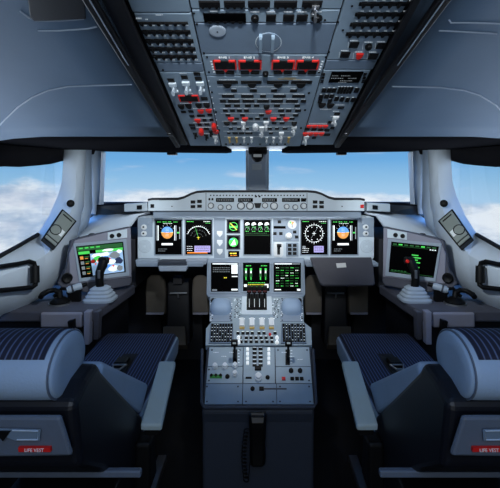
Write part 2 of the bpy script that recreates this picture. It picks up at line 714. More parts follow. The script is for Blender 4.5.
# light panel above the gap at the centre post, and the post itself
struct(MB().box((-.30, 1.46, .208), (.30, 2.85, .23)).build('trim_centre', M['frame']))
b = MB()
b.prism([(-.058, 2.66, -.16), (.066, 2.66, -.16), (.062, 2.60, .2), (-.056, 2.60, .2)], (0, .10, 0))
post = struct(b.build('trim_centre_post', M['wall'], None, .01))
for x0, x1 in ((-.073, -.058), (.062, .080)):
    MB().prism([(x0, 2.69, -.16), (x1, 2.69, -.16), (x1, 2.62, .2), (x0, 2.62, .2)], (0, .10, 0)).build('window_frame', M['frame'], post, .003)
MB().box((-.032, 2.612, .065), (.030, 2.63, .105)).build('placard', M['white'], post, .002)

c = thing('standby_compass', 'small dark magnetic compass at the top of the centre window post', 'compass', (0, 2.58, .14))
MB().box((-.055, 2.53, .165), (.065, 2.64, .208)).build('bracket', M['black'], c, .008)
MB().lathe([(.0001, 0), (.034, 0), (.040, .012), (.040, .05), (.03, .06), (.0001, .06)],
           Matrix.Translation((0.004, 2.53, .155)) @ Matrix.Rotation(-math.pi / 2, 4, 'X')).build('housing', M['black'], c, 0, True)
MB().box((-.022, 2.524, .145), (.030, 2.531, .163)).build('dial', M['g_grey'], c, .002)

# ================================================================= OVERHEAD PANEL
OV = Plane((0, 1.5, .1275), (0, -1, .2965))
ov = thing('overhead_panel', 'overhead panel of blue-grey sections full of switches, above the windscreens', 'control panel', (0, 1.1, .26))


def ovrect(x0, x1, y0, y1, lift=0.0, depth=.03):
    """panel section between two world x and two Y (forward) values"""
    pts = [V((x0, y0, zover(y0))), V((x1, y0, zover(y0))), V((x1, y1, zover(y1))), V((x0, y1, zover(y1)))]
    pts = [p + OV.n * lift for p in pts]
    return MB().prism(pts, -OV.n * depth)


def Yof(py):
    return .5723 / ((180 - py) / 400 + .2965)


MB().prism([V((-.29, .3, zover(.3))) - OV.n * .006, V((.30, .3, zover(.3))) - OV.n * .006,
            V((.30, 1.505, zover(1.505))) - OV.n * .006, V((-.29, 1.505, zover(1.505))) - OV.n * .006], -OV.n * .05).build('backing', M['black'], ov)
XL, XR = -.139, .159
secs = {}
G = .0015


def section(key, x0, x1, pa, pb, m='over'):
    ya = Yof(pa) if pa > -50 else .32
    secs[key] = ovrect(x0 + G, x1 - G, ya + G, Yof(pb) - G).build('switch_section', M[m], ov, .0025)


section('L0', -.258, XL, -99, 13)
section('L1', -.257, XL, 13, 63)
section('L2', -.256, XL, 63, 72, 'over2')
section('L3', -.256, XL, 72, 146)
section('C0', XL, XR, -99, 9.5)
section('C1', XL, XR, 9.5, 23)
section('C2', XL, XR, 23, 54.5, 'over2')
section('C3', XL, XR, 54.5, 76)
section('C4', XL, XR, 76, 146.5)
section('R1', XR, .284, -99, 60)
section('R2', XR, .284, 60, 70, 'over2')
section('R3', XR, .280, 70, 145)
# rails
for s, i0, i1, o0, o1 in ((-1, .262, .260, .352, .298), (1, .288, .283, .385, .292)):
    b = MB()

    def rl(x, y, n=0.0):
        return V((s * x, y, zover(y))) + OV.n * n
    b.prism([rl(i0, .3), rl(o0 - .012, .3), rl(o1 - .006, 1.47), rl(i1, 1.47)], OV.n * .010)
    b.prism([rl(o0 - .030, .3), rl(o0, .3), rl(o1 + .004, 1.47), rl(o1 - .012, 1.47)], OV.n * .020)
    r = b.build('side_rail', M['rail'], ov, .003)
    MB().tube([rl(o0 - .022, .3, .021), rl((o0 + o1) / 2 - .014, .95, .021)], .0013, 6).build('edge_highlight', M['seam'], r)  # pale tube draws the highlight on the rail edge
    xm = o1 - .006
    MB().box((s * xm - .008, 1.30, zover(1.3) - .036), (s * xm + .008, 1.38, zover(1.38) - .016)).build('reading_lamp', M['black'], r, .004)
    MB().box((s * xm - .004, 1.31, zover(1.3) - .039), (s * xm + .004, 1.325, zover(1.3) - .034)).build('clip', M['white'], r, .001)

leg = {k: Gfx(OV, .0008) for k in secs}


def ob(sec, px, py, w=5, h=2.2, kind='box', mk='black', d=.008, name=None):
    nm = name or {'box': 'push_button', 'round': 'rotary_knob', 'dee': 'rotary_knob', 'toggle': 'toggle_switch', 'guard': 'guarded_button', 'cap': 'round_cap', 'flip': 'toggle_switch'}[kind]
    d *= .45 if kind in ('box', 'dee') else 1
    return put(OV, nm, kind, mk, px, py, w, h, d, secs[sec])


def legend(sec, px, py, w=4, h=.6):
    leg[sec].dashes('legend', px - w / 2, px + w / 2, py, h * 1.35, .5, 1.4, .35)


# reset panel, left column
for j, (x0, x1, y, h) in enumerate(((138, 188, 23, 3.0), (142, 190.5, 32, 5), (145.5, 193.5, 41, 5), (149, 195.5, 49, 4.6), (152.5, 197, 56.5, 4.2))):
    put(OV, 'recess_strip', 'box', 'black', (x0 + x1) / 2, y - .4, x1 - x0, h * .62, .003, secs['L1'])
    n = 6
    for i in range(n):
        xx = x0 + (i + .5) * (x1 - x0) / n
        ob('L1', xx, y + .3, (x1 - x0) / n * .55, h, 'dee', 'black', .010, 'reset_button')
        legend('L1', xx + 3, y + h * .72, 3, .7)
legend('L1', 139, 18, 6, 1.2)
legend('L1', 147, 19, 3, .9)
text('reset_lettering', 'RESET', OV.frame(OV.at(159.5, 14.6, .001), .0058), M['legend'], secs['L1'])
# right column upper rows
for j, (x0, x1, y, h) in enumerate(((359, 412, 4, 5), (355, 406, 14.5, 5), (350, 401, 24.5, 5), (346, 395, 34, 4.6))):
    put(OV, 'recess_strip', 'box', 'black', (x0 + x1) / 2, y - .4, x1 - x0, h * .6, .003, secs['R1'])
    for i in range(6):
        xx = x0 + (i + .5) * (x1 - x0) / 6
        ob('R1', xx, y + .3, (x1 - x0) / 6 * .55, h, 'dee', 'black', .010, 'breaker_button')
        legend('R1', xx + 3, y - h * .75, 3.2, .8)
for x, y, k, mk in ((354, 44.5, 'box', 'black'), (368.5, 46, 'round', 'black'), (381, 45.6, 'box', 'black'), (345, 54.5, 'box', 'black'), (359, 55.8, 'dee', 'red'), (373, 56, 'box', 'black')):
    ob('R1', x, y, 9 if k == 'box' else 7, 5, k, mk, .008)
    legend('R1', x, y - 4.2, 8, .8)
    leg['R1'].line('legend', x - 5.5, y - 3, x - 6, y + 3, .3)
# centre top
for x0, x1 in ((199, 220), (224, 245), (248, 270), (274, 297), (302, 322)):
    put(OV, 'recess_strip', 'box', 'black', (x0 + x1) / 2, 3.5, x1 - x0, 6, .004, secs['C0'])
    for i in range(3):
        ob('C0', x0 + (i + .5) * (x1 - x0) / 3, 5, 4.5, 5, 'dee', 'black', .010, 'breaker_button')
put(OV, 'readout', 'box', 'screen', 225, 17.4, 42, 8.5, .004, secs['C1'])
for i in range(5):
    ob('C1', 210 + i * 7.6, 21, 4.5, 2.4, 'dee', 'black', .010, 'breaker_button')
for x, k, ww in ((255, 'round', 8), (271, 'box', 10), (288.5, 'box', 11), (302, 'box', 11), (317, 'round', 11)):
    ob('C1', x, 17.5, ww, 6.4, k, 'black', .008)
    legend('C1', x, 11.5, 9, .9)
legend('C1', 214, 11, 8, .9)
ob('C1', 314.5, 9, 7, 11, 'toggle', 'steel', .03)
ob('C2', 217.5, 30.4, 16.5, 11, 'cap', 'bezel', .004, 'round_cap')
ob('C2', 217.5, 30.4, 2, 1.6, 'cap', 'pedside', .0048, 'round_cap')
dial = ob('C2', 268.5, 42, 25, 18.5, 'cap', 'over2', .003, 'vent_dial')
for xx in (260.5, 272.5):
    put(OV, 'dial_grip', 'box', 'over', xx, 42, 3.2, 16, .012, secs['C2'])
leg['C2'].arc('legend', 268.5, 42, 12.8, 0, 360, .35, 0, 28, 9.6)
# fire panel
for x, tx, nm in ((225, 224.4, 'ENG 1'), (250, 249.3, 'ENG 2'), (283, 283, 'ENG 3'), (307, 308, 'ENG 4')):
    ob('C3', x, 64.4, 23, 8.6, 'guard', 'red', .012, 'fire_button')
    text('engine_lettering', nm, OV.frame(OV.at(tx, 57.3, .001), .0098), M['whitelit'], secs['C3'])
    for dx in (-5, 5):
        ob('C3', x + dx, 72.2, 8.4, 3, 'box', 'black', .006)
ob('C3', 265.5, 72.6, 6, 3.6, 'round', 'black', .01)
for i in range(5):
    leg['C3'].rect('legend', 210.2 + i * .75, 60.5 + i * 2.6, 212.2 + i * .75, 62 + i * 2.6)
    leg['C3'].rect('legend', 321.5 - i * .9, 60.5 + i * 2.6, 323.5 - i * .9, 62 + i * 2.6)
# main centre rows
rows = [
    (82, [(217, 238), (241, 261.5), (267, 288.6), (291, 312)], 2.6),
    (90.5, [(231, 237), (250, 257), (271, 277), (290, 297)], 2.2),
    (96, [(222, 234.5), (241, 253.7), (260, 266), (273, 286), (292, 305)], 2.2),
    (101, [(220, 226), (228, 240), (242.5, 254.5), (257, 269), (271, 283), (286, 298), (300.6, 306)], 2.2),
    (105.5, [(225, 231), (234, 240), (245, 251), (254, 259.5), (274, 280), (294.6, 300)], 2.1),
    (110.5, [(223, 228), (230, 235), (237, 242), (244, 249), (278, 284), (286, 291.5), (295, 301)], 2.1),
    (115, [(225.5, 230.5), (240, 245), (259, 264), (279.6, 285), (293, 298.5)], 1.8),
    (118.5, [(234.5, 239), (248.5, 253), (255, 260), (263, 268), (276.5, 281), (289.5, 294.6)], 1.7),
    (123, [(232, 237), (272, 276.6), (279.6, 284.6)], 1.6),
    (128.5, [(229, 233), (237, 241), (246, 249), (268, 272), (275, 279), (282.6, 287.5)], 1.5),
    (133, [(227, 230.5), (232.5, 238), (239, 244.4), (245.2, 252.5), (269, 273)], 1.4),
]
for y, spans, h in rows:
    for x0, x1 in spans:
        ob('C4', (x0 + x1) / 2, y, x1 - x0, h, 'box', 'black', .006)
        if random.random() < .7:
            legend('C4', (x0 + x1) / 2, y - h * .95, (x1 - x0) * .8, .45)
for x, y in ((227.5, 84.2), (252, 84.2), (278, 84.4), (300.6, 84.4)):
    ob('C4', x, y, 9, 4.6, 'dee', 'black', .012)
for x, y, ww in ((266.5, 106.5, 6), (227, 123, 6), (294, 123.3, 5.5)):
    ob('C4', x, y, ww, 3.2, 'dee', 'black', .012)
for x, y, ww in ((268.3, 111.8, 6), (231, 118.8, 6), (245, 118.8, 6), (273.3, 118.8, 6), (286, 118.8, 6)):
    ob('C4', x, y, ww, 3, 'dee', 'red', .010, 'red_button')
for x, y, ww, hh in ((243.5, 125, 4.5, 7), (266, 124, 5, 6), (261.6, 131, 5, 9), (293.6, 129, 5, 6), (281, 135, 4.5, 6)):
    ob('C4', x, y, ww, hh, 'toggle', 'white', .022)
ob('C4', 255.5, 126, 6, 5, 'cap', 'white', .012)
for x in (229.6, 236.6, 244, 251.5, 266.5, 273.5, 281, 288.6):
    ob('C4', x, 139.5, 2.6, 5, 'toggle', 'amber' if x < 240 or x > 285 else 'white', .014)
for x in (226, 233, 240.5, 248, 260, 270, 277, 285):
    ob('C4', x, 144, 2.2, .9, 'box', 'black', .004)
for y in (86.5, 93.5, 98.5, 103.3, 108, 113, 121, 126, 131, 136.5):
    legend('C4', 259, y, 84 - (y - 84) * .28, .28)
leg['C4'].line('amber', 278, 78.6, 302, 79.4, .5)
leg['C4'].line('amber', 284, 77.8, 296, 77.8, .5)
# left lower
for x, y in ((171, 80), (184.4, 77), (197, 73.6), (198.4, 78.5), (204.4, 98.4)):
    ob('L3', x, y, 6.5, 3, 'box', 'black', .006)
for x, y in ((174, 87), (187, 86), (201, 86)):
    ob('L3', x, y, 7.4, 9.4, 'toggle', 'panel', .024)
ob('L3', 189, 98, 20, 6, 'guard', 'red', .010)
for x, y in ((181.6, 106.4), (189, 106), (199, 105.4), (207, 105)):
    ob('L3', x, y, 6.4, 4, 'dee', 'black', .010)
for x, y, ww in ((183.6, 111.7, 5), (191, 111.2, 5), (192, 116, 5), (201, 115.6, 8), (210, 114.8, 5), (204.6, 120, 4), (211.5, 119.6, 4), (192, 125, 6), (193, 128, 5), (199.7, 124.4, 4), (207, 124, 5), (206.5, 128.4, 5)):
    ob('L3', x, y, ww, 1.9, 'box', 'black', .006)
for x, y in ((201, 111), (209, 110.4), (198, 120.4), (216, 131.5)):
    ob('L3', x, y, 6, 3.2, 'dee', 'red', .010, 'red_button')
for x, y in ((214, 125.2), (201.3, 130.4)):
    ob('L3', x, y, 5, 4.6, 'cap', 'red', .014, 'red_button')
for x, y in ((195.6, 134.6), (206.5, 136), (211, 132.4)):
    ob('L3', x, y, 4, 4, 'toggle', 'black', .016)
ob('L3', 215.6, 138.4, 4.6, 6, 'toggle', 'white', .02)
for x, y, ww in ((183, 73, 7), (189, 93, 8), (186, 103, 12), (203, 102, 12), (200, 108.4, 14), (203, 117.8, 16), (202, 122.5, 18), (204, 127, 16), (206, 133.5, 14)):
    legend('L3', x, y, ww, .45)
for i in range(9):
    leg['L3'].rect('legend', 208.2 + i * 1.1, 80 + i * 5.6, 209.4 + i * 1.1, 81 + i * 5.6)
# right lower: keypad
put(OV, 'readout', 'box', 'screen', 345.5, 76.8, 31, 10, .004, secs['R3'])
g = leg['R3']
for y, x0, x1 in ((74, 332, 338), (74, 341, 350), (76.5, 331, 344), (76.5, 348, 357), (79, 340, 353), (80.6, 338, 346)):
    g.dashes('g_grey', x0, x1, y, .7, .6, 1.4, .6, .0045)
for x in (323.5, 365):
    for k in range(3):
        ob('R3', x - k * .8, 74 + k * 3.6, 3, 2.2, 'box', 'black', .006, 'key')
for x, y, ww, hh in ((324, 90, 4.4, 3.6), (329.2, 90, 4.4, 3.6), (334, 90, 4.4, 3.6), (339, 90, 2.4, 6), (342, 90, 2.4, 6), (345, 90, 2.4, 6), (348, 90, 2.4, 6), (351, 90, 2.4, 6), (356.5, 90, 4.4, 4),
                     (321, 96.4, 4.4, 3.2), (326.5, 96.2, 4.4, 3.2), (331.6, 96, 4.4, 3.2), (336.4, 98.6, 4, 3.6), (341.8, 99, 4, 3.6), (347.4, 99.6, 4, 3.6), (353, 99.6, 4, 3.6), (320, 100.6, 4, 3), (329.8, 100.6, 4, 3)):
    ob('R3', x, y, ww, hh, 'box', 'black', .008, 'key')
    g.rect('legend', x - 1, y - hh * .5 - 1.1, x + 1, y - hh * .5 - .5)
for x, y in ((321.6, 105), (330, 105.4)):
    ob('R3', x, y, 7, 4, 'dee', 'black', .010)
for x, y, ww in ((341, 107.4, 6), (337, 113.6, 5.4), (330, 122, 4), (332.3, 127.8, 4), (307, 129, 5), (314, 129.3, 5), (320.6, 129.6, 5), (327, 130, 5), (327, 134.4, 6), (314, 137.6, 4)):
    ob('R3', x, y, ww, 2, 'box', 'black', .006, 'key')
for x in (308, 313.4, 318.8, 324.2):
    ob('R3', x + 1, 126, 5, 2, 'dee', 'red', .010, 'red_button')
for x in (304, 309.4, 314.8, 320.2):
    ob('R3', x + 1, 133.7, 5, 2.6, 'dee', 'red', .010, 'red_button')
ob('R3', 334.6, 119.5, 5.5, 7, 'toggle', 'white', .022)
ob('R3', 305.4, 139, 5, 7, 'toggle', 'white', .022)
for x, y, ww in ((326, 109, 12), (340, 104.6, 9), (336, 111, 6), (318, 123.6, 18), (316, 131.6, 18), (333, 116, 5)):
    legend('R3', x, y, ww, .5)
for k, gx in leg.items():
    # screws in section corners
    if gx.b.f:
        gx.into(secs[k])
for x, y in ((194, 13), (197, 24), (325, 20), (338, 22), (204, 53), (329, 52), (207, 57), (326, 57), (352, 6), (343, 30), (163, 70), (209, 72), (212, 92), (216, 112), (219, 130), (309, 93), (305, 110), (301, 128), (319, 72), (366, 80)):
    put(OV, 'fastener', 'cap', 'black', x, y, 2.2, 1.7, .0015, ov)

# ================================================================= GLARESHIELD
GP = Plane(P(256, 212, 2.12), (0, .06, 1))
gs = thing('glareshield', 'long grey glareshield with autopilot knobs under the windscreens', 'glareshield', (0, 2.3, -.18))


def R(x):           # mirrored px across the aircraft's centre line at panel depth
    return 512.6 - x


out = [(148, 211), (148, 201.2), (152, 200.3), (178, 200), (184, 198.5), (191, 195), (197, 193), (205, 192.4)]
out = out + [(R(x), y) for x, y in reversed(out)]
face = slab(GP, out, 0, .03).build('front_face', M['panel'], gs, .003)
# dark cowl behind the face: same outline swept forward, slightly falling
rim = [(x, y - .9) for x, y in out[1:-1]]
r0 = [GP.at(x, y, .004) for x, y in rim]
r1 = [V((p.x * 1.02, p.y + .05, p.z + .002)) for p in r0]
r2 = [V((p.x * 1.08, 2.50, min(p.z, -.11) - .005)) for p in r0]
r3 = [V((p.x * 1.1, 2.88, -.17)) for p in r0]
MB().grid([r0, r1, r2, r3]).build('cowl', M['dark'], gs, 0, True, .008)
for s in (-1, 1):
    b = MB()
    p = [P(148, 202, 2.2), P(122, 203, 2.28), P(95, 205, 2.42), V((-1.05, 2.85, -.16)), V((-.6, 2.85, -.16))]
    b.prism([mx(q_, -s) for q_ in p], (0, 0, -.012))
    b.build('cowl_wing', M['headliner'], gs, .003)
    b = MB()
    WP = Plane(P(133, 207, 2.2), (0, .05, 1), (1, .25 * s * -1 * -1 if s < 0 else .25 * -1 * -1, 0))
    pts = [P(124, 204, 2.21), P(147, 202.5, 2.15), P(147.5, 211, 2.15), P(124, 212, 2.21)]
    b.prism([mx(q_, -s) for q_ in pts], (0, .05, 0))
    wing = b.build('wing_box', M['panel'], gs, .004)
    pts = [P(137, 205.5, 2.17), P(142, 205, 2.155), P(142, 209, 2.155), P(137, 209.4, 2.17)]
    MB().prism([mx(q_, -s) for q_ in pts], (0, -.006, 0)).build('push_button', M['black'], gs, .001)
    # dark plate in place of the recess beside it
    pts = [P(95, 206, 2.42), P(124, 204.5, 2.27), P(124, 213, 2.27), P(94, 217, 2.40)]
    MB().prism([mx(q_, -s) for q_ in pts], (0, .03, 0)).build('recess_plate', M['rail'], gs, .003)
# shadowed lip under the glareshield
b = MB()
b.box((-.56, 2.15, -.205), (.56, 2.30, -.168))
b.build('light_housing', M['panel2'], gs, .004)
for x, y, ww, hh, mk in ((193, 202, 4.5, 3.2, 'black'), (199.6, 201.4, 4.5, 3.2, 'black'), (193, 206.6, 4.5, 3, 'black'), (199.6, 206.2, 4.5, 3, 'black'),
                         (315, 202, 4.5, 3.2, 'black'), (321.5, 202.4, 4.5, 3.2, 'black'), (315, 206.6, 4.5, 3, 'black'), (321.5, 206.8, 4.5, 3, 'black'),
                         (152.5, 206, 3.6, 3.6, 'black'), (362, 206.4, 3.6, 3.4, 'redlab'), (172, 206.4, 1, 1, 'black'), (342, 206.4, 1, 1, 'black')):
    put(GP, 'push_button', 'box', mk, x, y, ww, hh, .006, gs)
for x0, x1 in ((216, 234), (238, 253), (262, 277), (282, 300)):
    put(GP, 'readout', 'box', 'screen', (x0 + x1) / 2, 200, x1 - x0, 3.8, .003, gs)
put(GP, 'readout', 'box', 'screen', 303.5, 200, 5, 3.4, .003, gs)
gg = Gfx(GP, .0035)
for x0, x1 in ((216, 234), (238, 253), (262, 277), (282, 300)):
    gg.dashes('g_grey', x0 + 1.5, x1 - 1.5, 200, .9, .6, 1.4, .7)
for i in range(30):
    x = 210 + i * 3.2
    gg.rect('black', x, 194.8, x + 1.3, 196, -.003)
for x in (206, 307):
    gg.line('pedside', x, 193, x, 211, .5, -.003)
gg.into(face)
for x, y, d_ in ((211, 205.6, 5), (220.6, 207.2, 4.6), (229, 207.2, 4.6), (241, 205.8, 6.4), (250, 205.8, 6.4), (265, 205.4, 5), (274, 206, 6.4), (286.6, 206.6, 4.6), (295.2, 207.2, 4.6), (303.6, 206, 5.4)):
    put(GP, 'knob_shadow', 'cap', 'pedside', x, y, d_ * 1.25, d_ * 1.2, .004, gs)  # dark disc stands in for the shadow around each knob
    put(GP, 'rotary_knob', 'round', 'white', x, y, d_ * .95, d_ * .95, .016, gs)
for x in (209.5, 212.5, 302, 305.4):
    put(GP, 'push_button', 'box', 'black', x, 199.2, 1.8, 2.2, .005, gs)
b = slab(GP, [(254, 203), (261.5, 203), (260, 208), (255.5, 208)], .01, .01)
b.build('push_button', M['black'], gs, .002)
for x in (256, 259.5):
    put(GP, 'push_button', 'box', 'black', x, 196.5, 2, 1.6, .005, gs)

# ================================================================= MAIN INSTRUMENT PANEL
MP = Plane(P(256, 262, 2.20), (0, .05, .27))
ip = thing('instrument_panel', 'pale grey main instrument panel holding the row of displays', 'instrument panel', (0, 2.25, -.32))
out = [(137.5, 258), (137.5, 218), (142, 215), (369, 215), (374, 218), (374, 258), (371, 260), (306, 260), (304, 262), (208, 262), (205, 260), (141, 260)]
slab(MP, out, 0, .05).build('fascia', M['panel'], ip, .004)
DISP = 'main and pedestal display screens'


def display(pl, x0, y0, x1, y1, label, bez=1.1, lift=.004, mk='panel2', group=DISP, quad=None):
    c = pl.at((x0 + x1) / 2, (y0 + y1) / 2)
    t = thing('display_unit', label, 'display', c, group)
    b = MB()
    o4 = rectpts(x0 - bez, y0 - bez, x1 + bez, y1 + bez)
    i4 = rectpts(x0, y0, x1, y1)
    for k in range(4):
        j = (k + 1) % 4
        b.prism([pl.at(*o4[k], 0.0005), pl.at(*o4[j], .0005), pl.at(*i4[j], .0005), pl.at(*i4[k], .0005)], pl.n * lift)
    b.build('bezel', M[mk], t, .0012)
    sc = slab(pl, rectpts(x0 - .2, y0 - .2, x1 + .2, y1 + .2), .0022, .0015).build('screen', M['screen'], t)
    return t, sc, Gfx(pl, .0028)


def pfd(x0, label):
    t, sc, g = display(MP, x0, 220, x0 + 26.5, 254.5, label)
    cx, cy = x0 + 12, 232.5
    g.disc('g_blue', cx, cy, 5.8, 0, 180, 0, 5.8)
    g.rect('g_blue', cx - 5.8, cy - .2, cx + 5.8, cy)
    g.disc('g_brown', cx, cy, 5.8, 180, 360, 0, 6.2)
    for k in range(-2, 3):
        g.line('g_white', cx - 1.6, cy + k * 1.7, cx + 1.6, cy + k * 1.7, .22, .0002)
    g.line('g_yellow', cx - 6, cy, cx - 3, cy, .5, .0003)
    g.line('g_yellow', cx + 3, cy, cx + 6, cy, .5, .0003)
    g.rect('g_grey', x0 + 1.2, 225.5, x0 + 3.4, 240.5)
    g.rect('g_white', x0 + 2.6, 225.5, x0 + 3.4, 240.5, .0001)
    g.rect('g_grey', x0 + 19.2, 225.5, x0 + 21.4, 240.5)
    g.rect('g_white', x0 + 19.2, 225.5, x0 + 19.8, 240.5, .0001)
    g.rect('g_grey', x0 + 24, 227, x0 + 25, 239)
    g.rect('g_green', x0 + 21.8, 232, x0 + 24, 233.4)
    g.rect('g_white', x0 + 6.4, 243.2, x0 + 17.6, 245.2)
    for k in range(4):
        g.dashes('g_green', x0 + 2 + k * 5.4, x0 + 6 + k * 5.4, 222, .8)
    g.dashes('g_white', x0 + 8, x0 + 18, 223.6, .4)
    g.dashes('g_grey', x0 + 3, x0 + 12, 249, .5)
    g.dashes('g_grey', x0 + 3, x0 + 10, 251, .5)
    for a in (35, 60, 90, 120, 145):
        r = math.radians(a)
        g.line('g_white', cx + 7 * math.cos(r), cy - 7 * math.sin(r), cx + 7.9 * math.cos(r), cy - 7.9 * math.sin(r), .3)
    g.into(sc)


def nd(x0, label, rose):
    t, sc, g = display(MP, x0, 220, x0 + 26.5, 254.5, label)
    if not rose:
        cx, cy = x0 + 13, 238
        g.arc('g_white', cx, cy, 11.5, 20, 160, .35)
        for r in (8, 4.5):
            for a in range(15, 165, 20):
                g.arc('g_grey', cx, cy, r, a, a + 11, .25, 0, 3)
        for a in range(20, 161, 10):
            q = math.radians(a)
            g.line('g_white', cx + 11.5 * math.cos(q), cy - 11.5 * math.sin(q), cx + 12.6 * math.cos(q), cy - 12.6 * math.sin(q), .25)
        g.line('g_green', cx, cy, cx - 3, cy - 10, .25)
        g.line('g_yellow', cx - 1.6, cy - .4, cx + 1.6, cy - .4, .4)
        g.line('g_yellow', cx, cy - 1.5, cx, cy + 1.6, .4)
        g.rect('g_violet', x0 + 9, 245.8, x0 + 24.8, 252.2)
        g.rect('g_orange', x0 + 2, 252.3, x0 + 22, 253.3)
        for k in range(3):
            g.dashes('g_navy', x0 + 10, x0 + 24, 247 + k * 1.8, .5, .8, 2.2, .5, .0002)
        for k in range(3):
            g.dashes('g_white', x0 + 1.5, x0 + 7.5, 246.5 + k * 2, .4)
    else:
        cx, cy = x0 + 13, 233.5
        g.arc('g_white', cx, cy, 8.6, 0, 360, .35, 0, 30)
        for a in range(0, 360, 15):
            q = math.radians(a)
            g.line('g_white', cx + 8.6 * math.cos(q), cy - 8.6 * math.sin(q), cx + (9.8 if a % 45 else 10.6) * math.cos(q), cy - (9.8 if a % 45 else 10.6) * math.sin(q), .3)
        for a in (20, 65, 110, 160, 205, 250, 300, 340):
            q = math.radians(a)
            g.rect('g_white', cx + 6.6 * math.cos(q) - .4, cy - 6.6 * math.sin(q) - .4, cx + 6.6 * math.cos(q) + .4, cy - 6.6 * math.sin(q) + .4)
        g.line('g_grey', cx - 3, cy + 5, cx + 3, cy - 5, .3)
        g.line('g_white', cx - 1.8, cy, cx + 1.8, cy, .4)
        g.line('g_white', cx, cy - 1.8, cx, cy + 2, .4)
        g.rect('g_violet', x0 + 12.8, 246, x0 + 22.6, 252.4)
        for k in range(3):
            g.dashes('g_navy', x0 + 13.5, x0 + 22, 247.2 + k * 1.8, .5, .8, 2.2, .5, .0002)
        g.rect('g_grey', x0 + 1.5, 246, x0 + 4.5, 248)
        for k in range(3):
            g.dashes('g_white', x0 + 1.5, x0 + 8, 248.6 + k * 1.8, .4)
    g.dashes('g_green', x0 + 1.5, x0 + 8, 221.6, .6)
    g.dashes('g_white', x0 + 18, x0 + 25, 221.6, .6)
    g.dashes('g_green', x0 + 20, x0 + 25, 223.2, .5)
    g.into(sc)


pfd(155.3, 'leftmost main panel display, blue and brown attitude ball beside a round speaker')
nd(185.5, 'main panel display with white half-circle arc and violet strip, right of the left attitude display', False)
nd(301, 'main panel display with full white compass rose, left of the right attitude display', True)
pfd(331, 'rightmost main panel display, blue and brown attitude ball above the dark table')
t, sc, g = display(MP, 244, 220, 270.5, 254.5, 'tall centre display with four white half-round gauges along its top')
for k in range(4):
    x = 247.4 + k * 6.5
    g.disc('g_white', x, 224.6, 2.3, 0, 180)
    g.rect('g_white', x - 2.3, 224.6, x + .2, 225.4)
    g.arc('g_grey', x, 229.5, 2.2, -20, 200, .35, 0, 8)
    g.line('g_green', x, 229.5, x + 1.4, 228, .35)
    g.dashes('g_green', x - 1.8, x + 2, 227, .5)
    g.dashes('g_green', x - 1.8, x + 2, 231.3, .6)
g.dashes('g_dgreen', 246, 268, 233.2, .5)
g.rect('g_dgreen', 245, 235, 269.6, 235.3)
g.into(sc)

# loudspeakers, knobs
for s, X0 in ((-1, 145.2), (1, 366.4)):
    slab(MP, rectpts(X0 - 7.4, 217.5, X0 + 7.4, 237), .003, .003).build('knob_plate', M['panel2'], ip, .001)
    slab(MP, rectpts(X0 - 7.4, 237.6, X0 + 7.4, 256), .003, .003).build('speaker_plate', M['panel'], ip, .001)
    put(MP, 'loudspeaker', 'cap', 'panel', X0, 246.4, 13.6, 13.6, .004, ip, .003)
    gx = Gfx(MP, .0075)
    for rr in (6.2, 4.8, 3.4, 2):
        gx.arc('panel2', X0, 246.4, rr, 0, 360, .3, 0, 24)
    gx.build('speaker_grille', ip)
    for dy in (227.2, 233.6):
        put(MP, 'rotary_knob', 'round', 'white', X0 - 1, dy, 5.6, 5.4, .012, ip, .003)
        put(MP, 'rotary_knob', 'round', 'black', X0 - 1, dy, 2.2, 2.2, .018, ip, .003)
    put(MP, 'rotary_knob', 'round', 'bezel', X0 + 4 * s * -1, 223, 3, 3, .01, ip, .003)
# left standby cluster
slab(MP, rectpts(214, 218, 225, 258), .0025, .0025).build('light_plate', M['panel2'], ip, .001)
for y in (234, 243, 252):
    b = slab(MP, [(217, y - 3), (222.6, y - 3), (222.6, y), (219.8, y + 3.4), (217, y)], .007, .007)
    b.build('guarded_light', M['white'], ip, .0015)
for x, y0, y1 in ((233.5, 219.5, 233.5), (233.5, 235, 249.5)):
    put(MP, 'standby_frame', 'box', 'pedside', x, (y0 + y1) / 2, 13.6, y1 - y0, .006, ip)
sbg = Gfx(MP, .0068)
sbg.rect('screen', 228.2, 220.6, 238.8, 232.4)
sbg.rect('g_green', 229.5, 226, 237.5, 228)
sbg.line('g_yellow', 230, 223, 237, 230, .8)
sbg.arc('g_green', 233.5, 226.5, 4, 0, 360, .6)
sbg.rect('screen', 228.2, 236.2, 238.8, 248.4)
sbg.disc('g_green', 233.5, 242.3, 4.6)
sbg.poly('g_white', [(230.5, 245.5), (234.5, 239), (236, 245)], .0001)
sbg.line('g_blue', 230, 239.5, 233, 239, .8, .0001)
sbg.build('standby_graphics', ip)
put(MP, 'standby_readout', 'box', 'screen', 233.8, 254, 11, 6, .006, ip)
sb2 = Gfx(MP, .0068)
sb2.dashes('g_yellow', 230, 238, 253.4, 1.2, 2, 4, .4)
sb2.dashes('g_orange', 230.5, 237, 255.5, .6)
sb2.build('standby_graphics', ip)
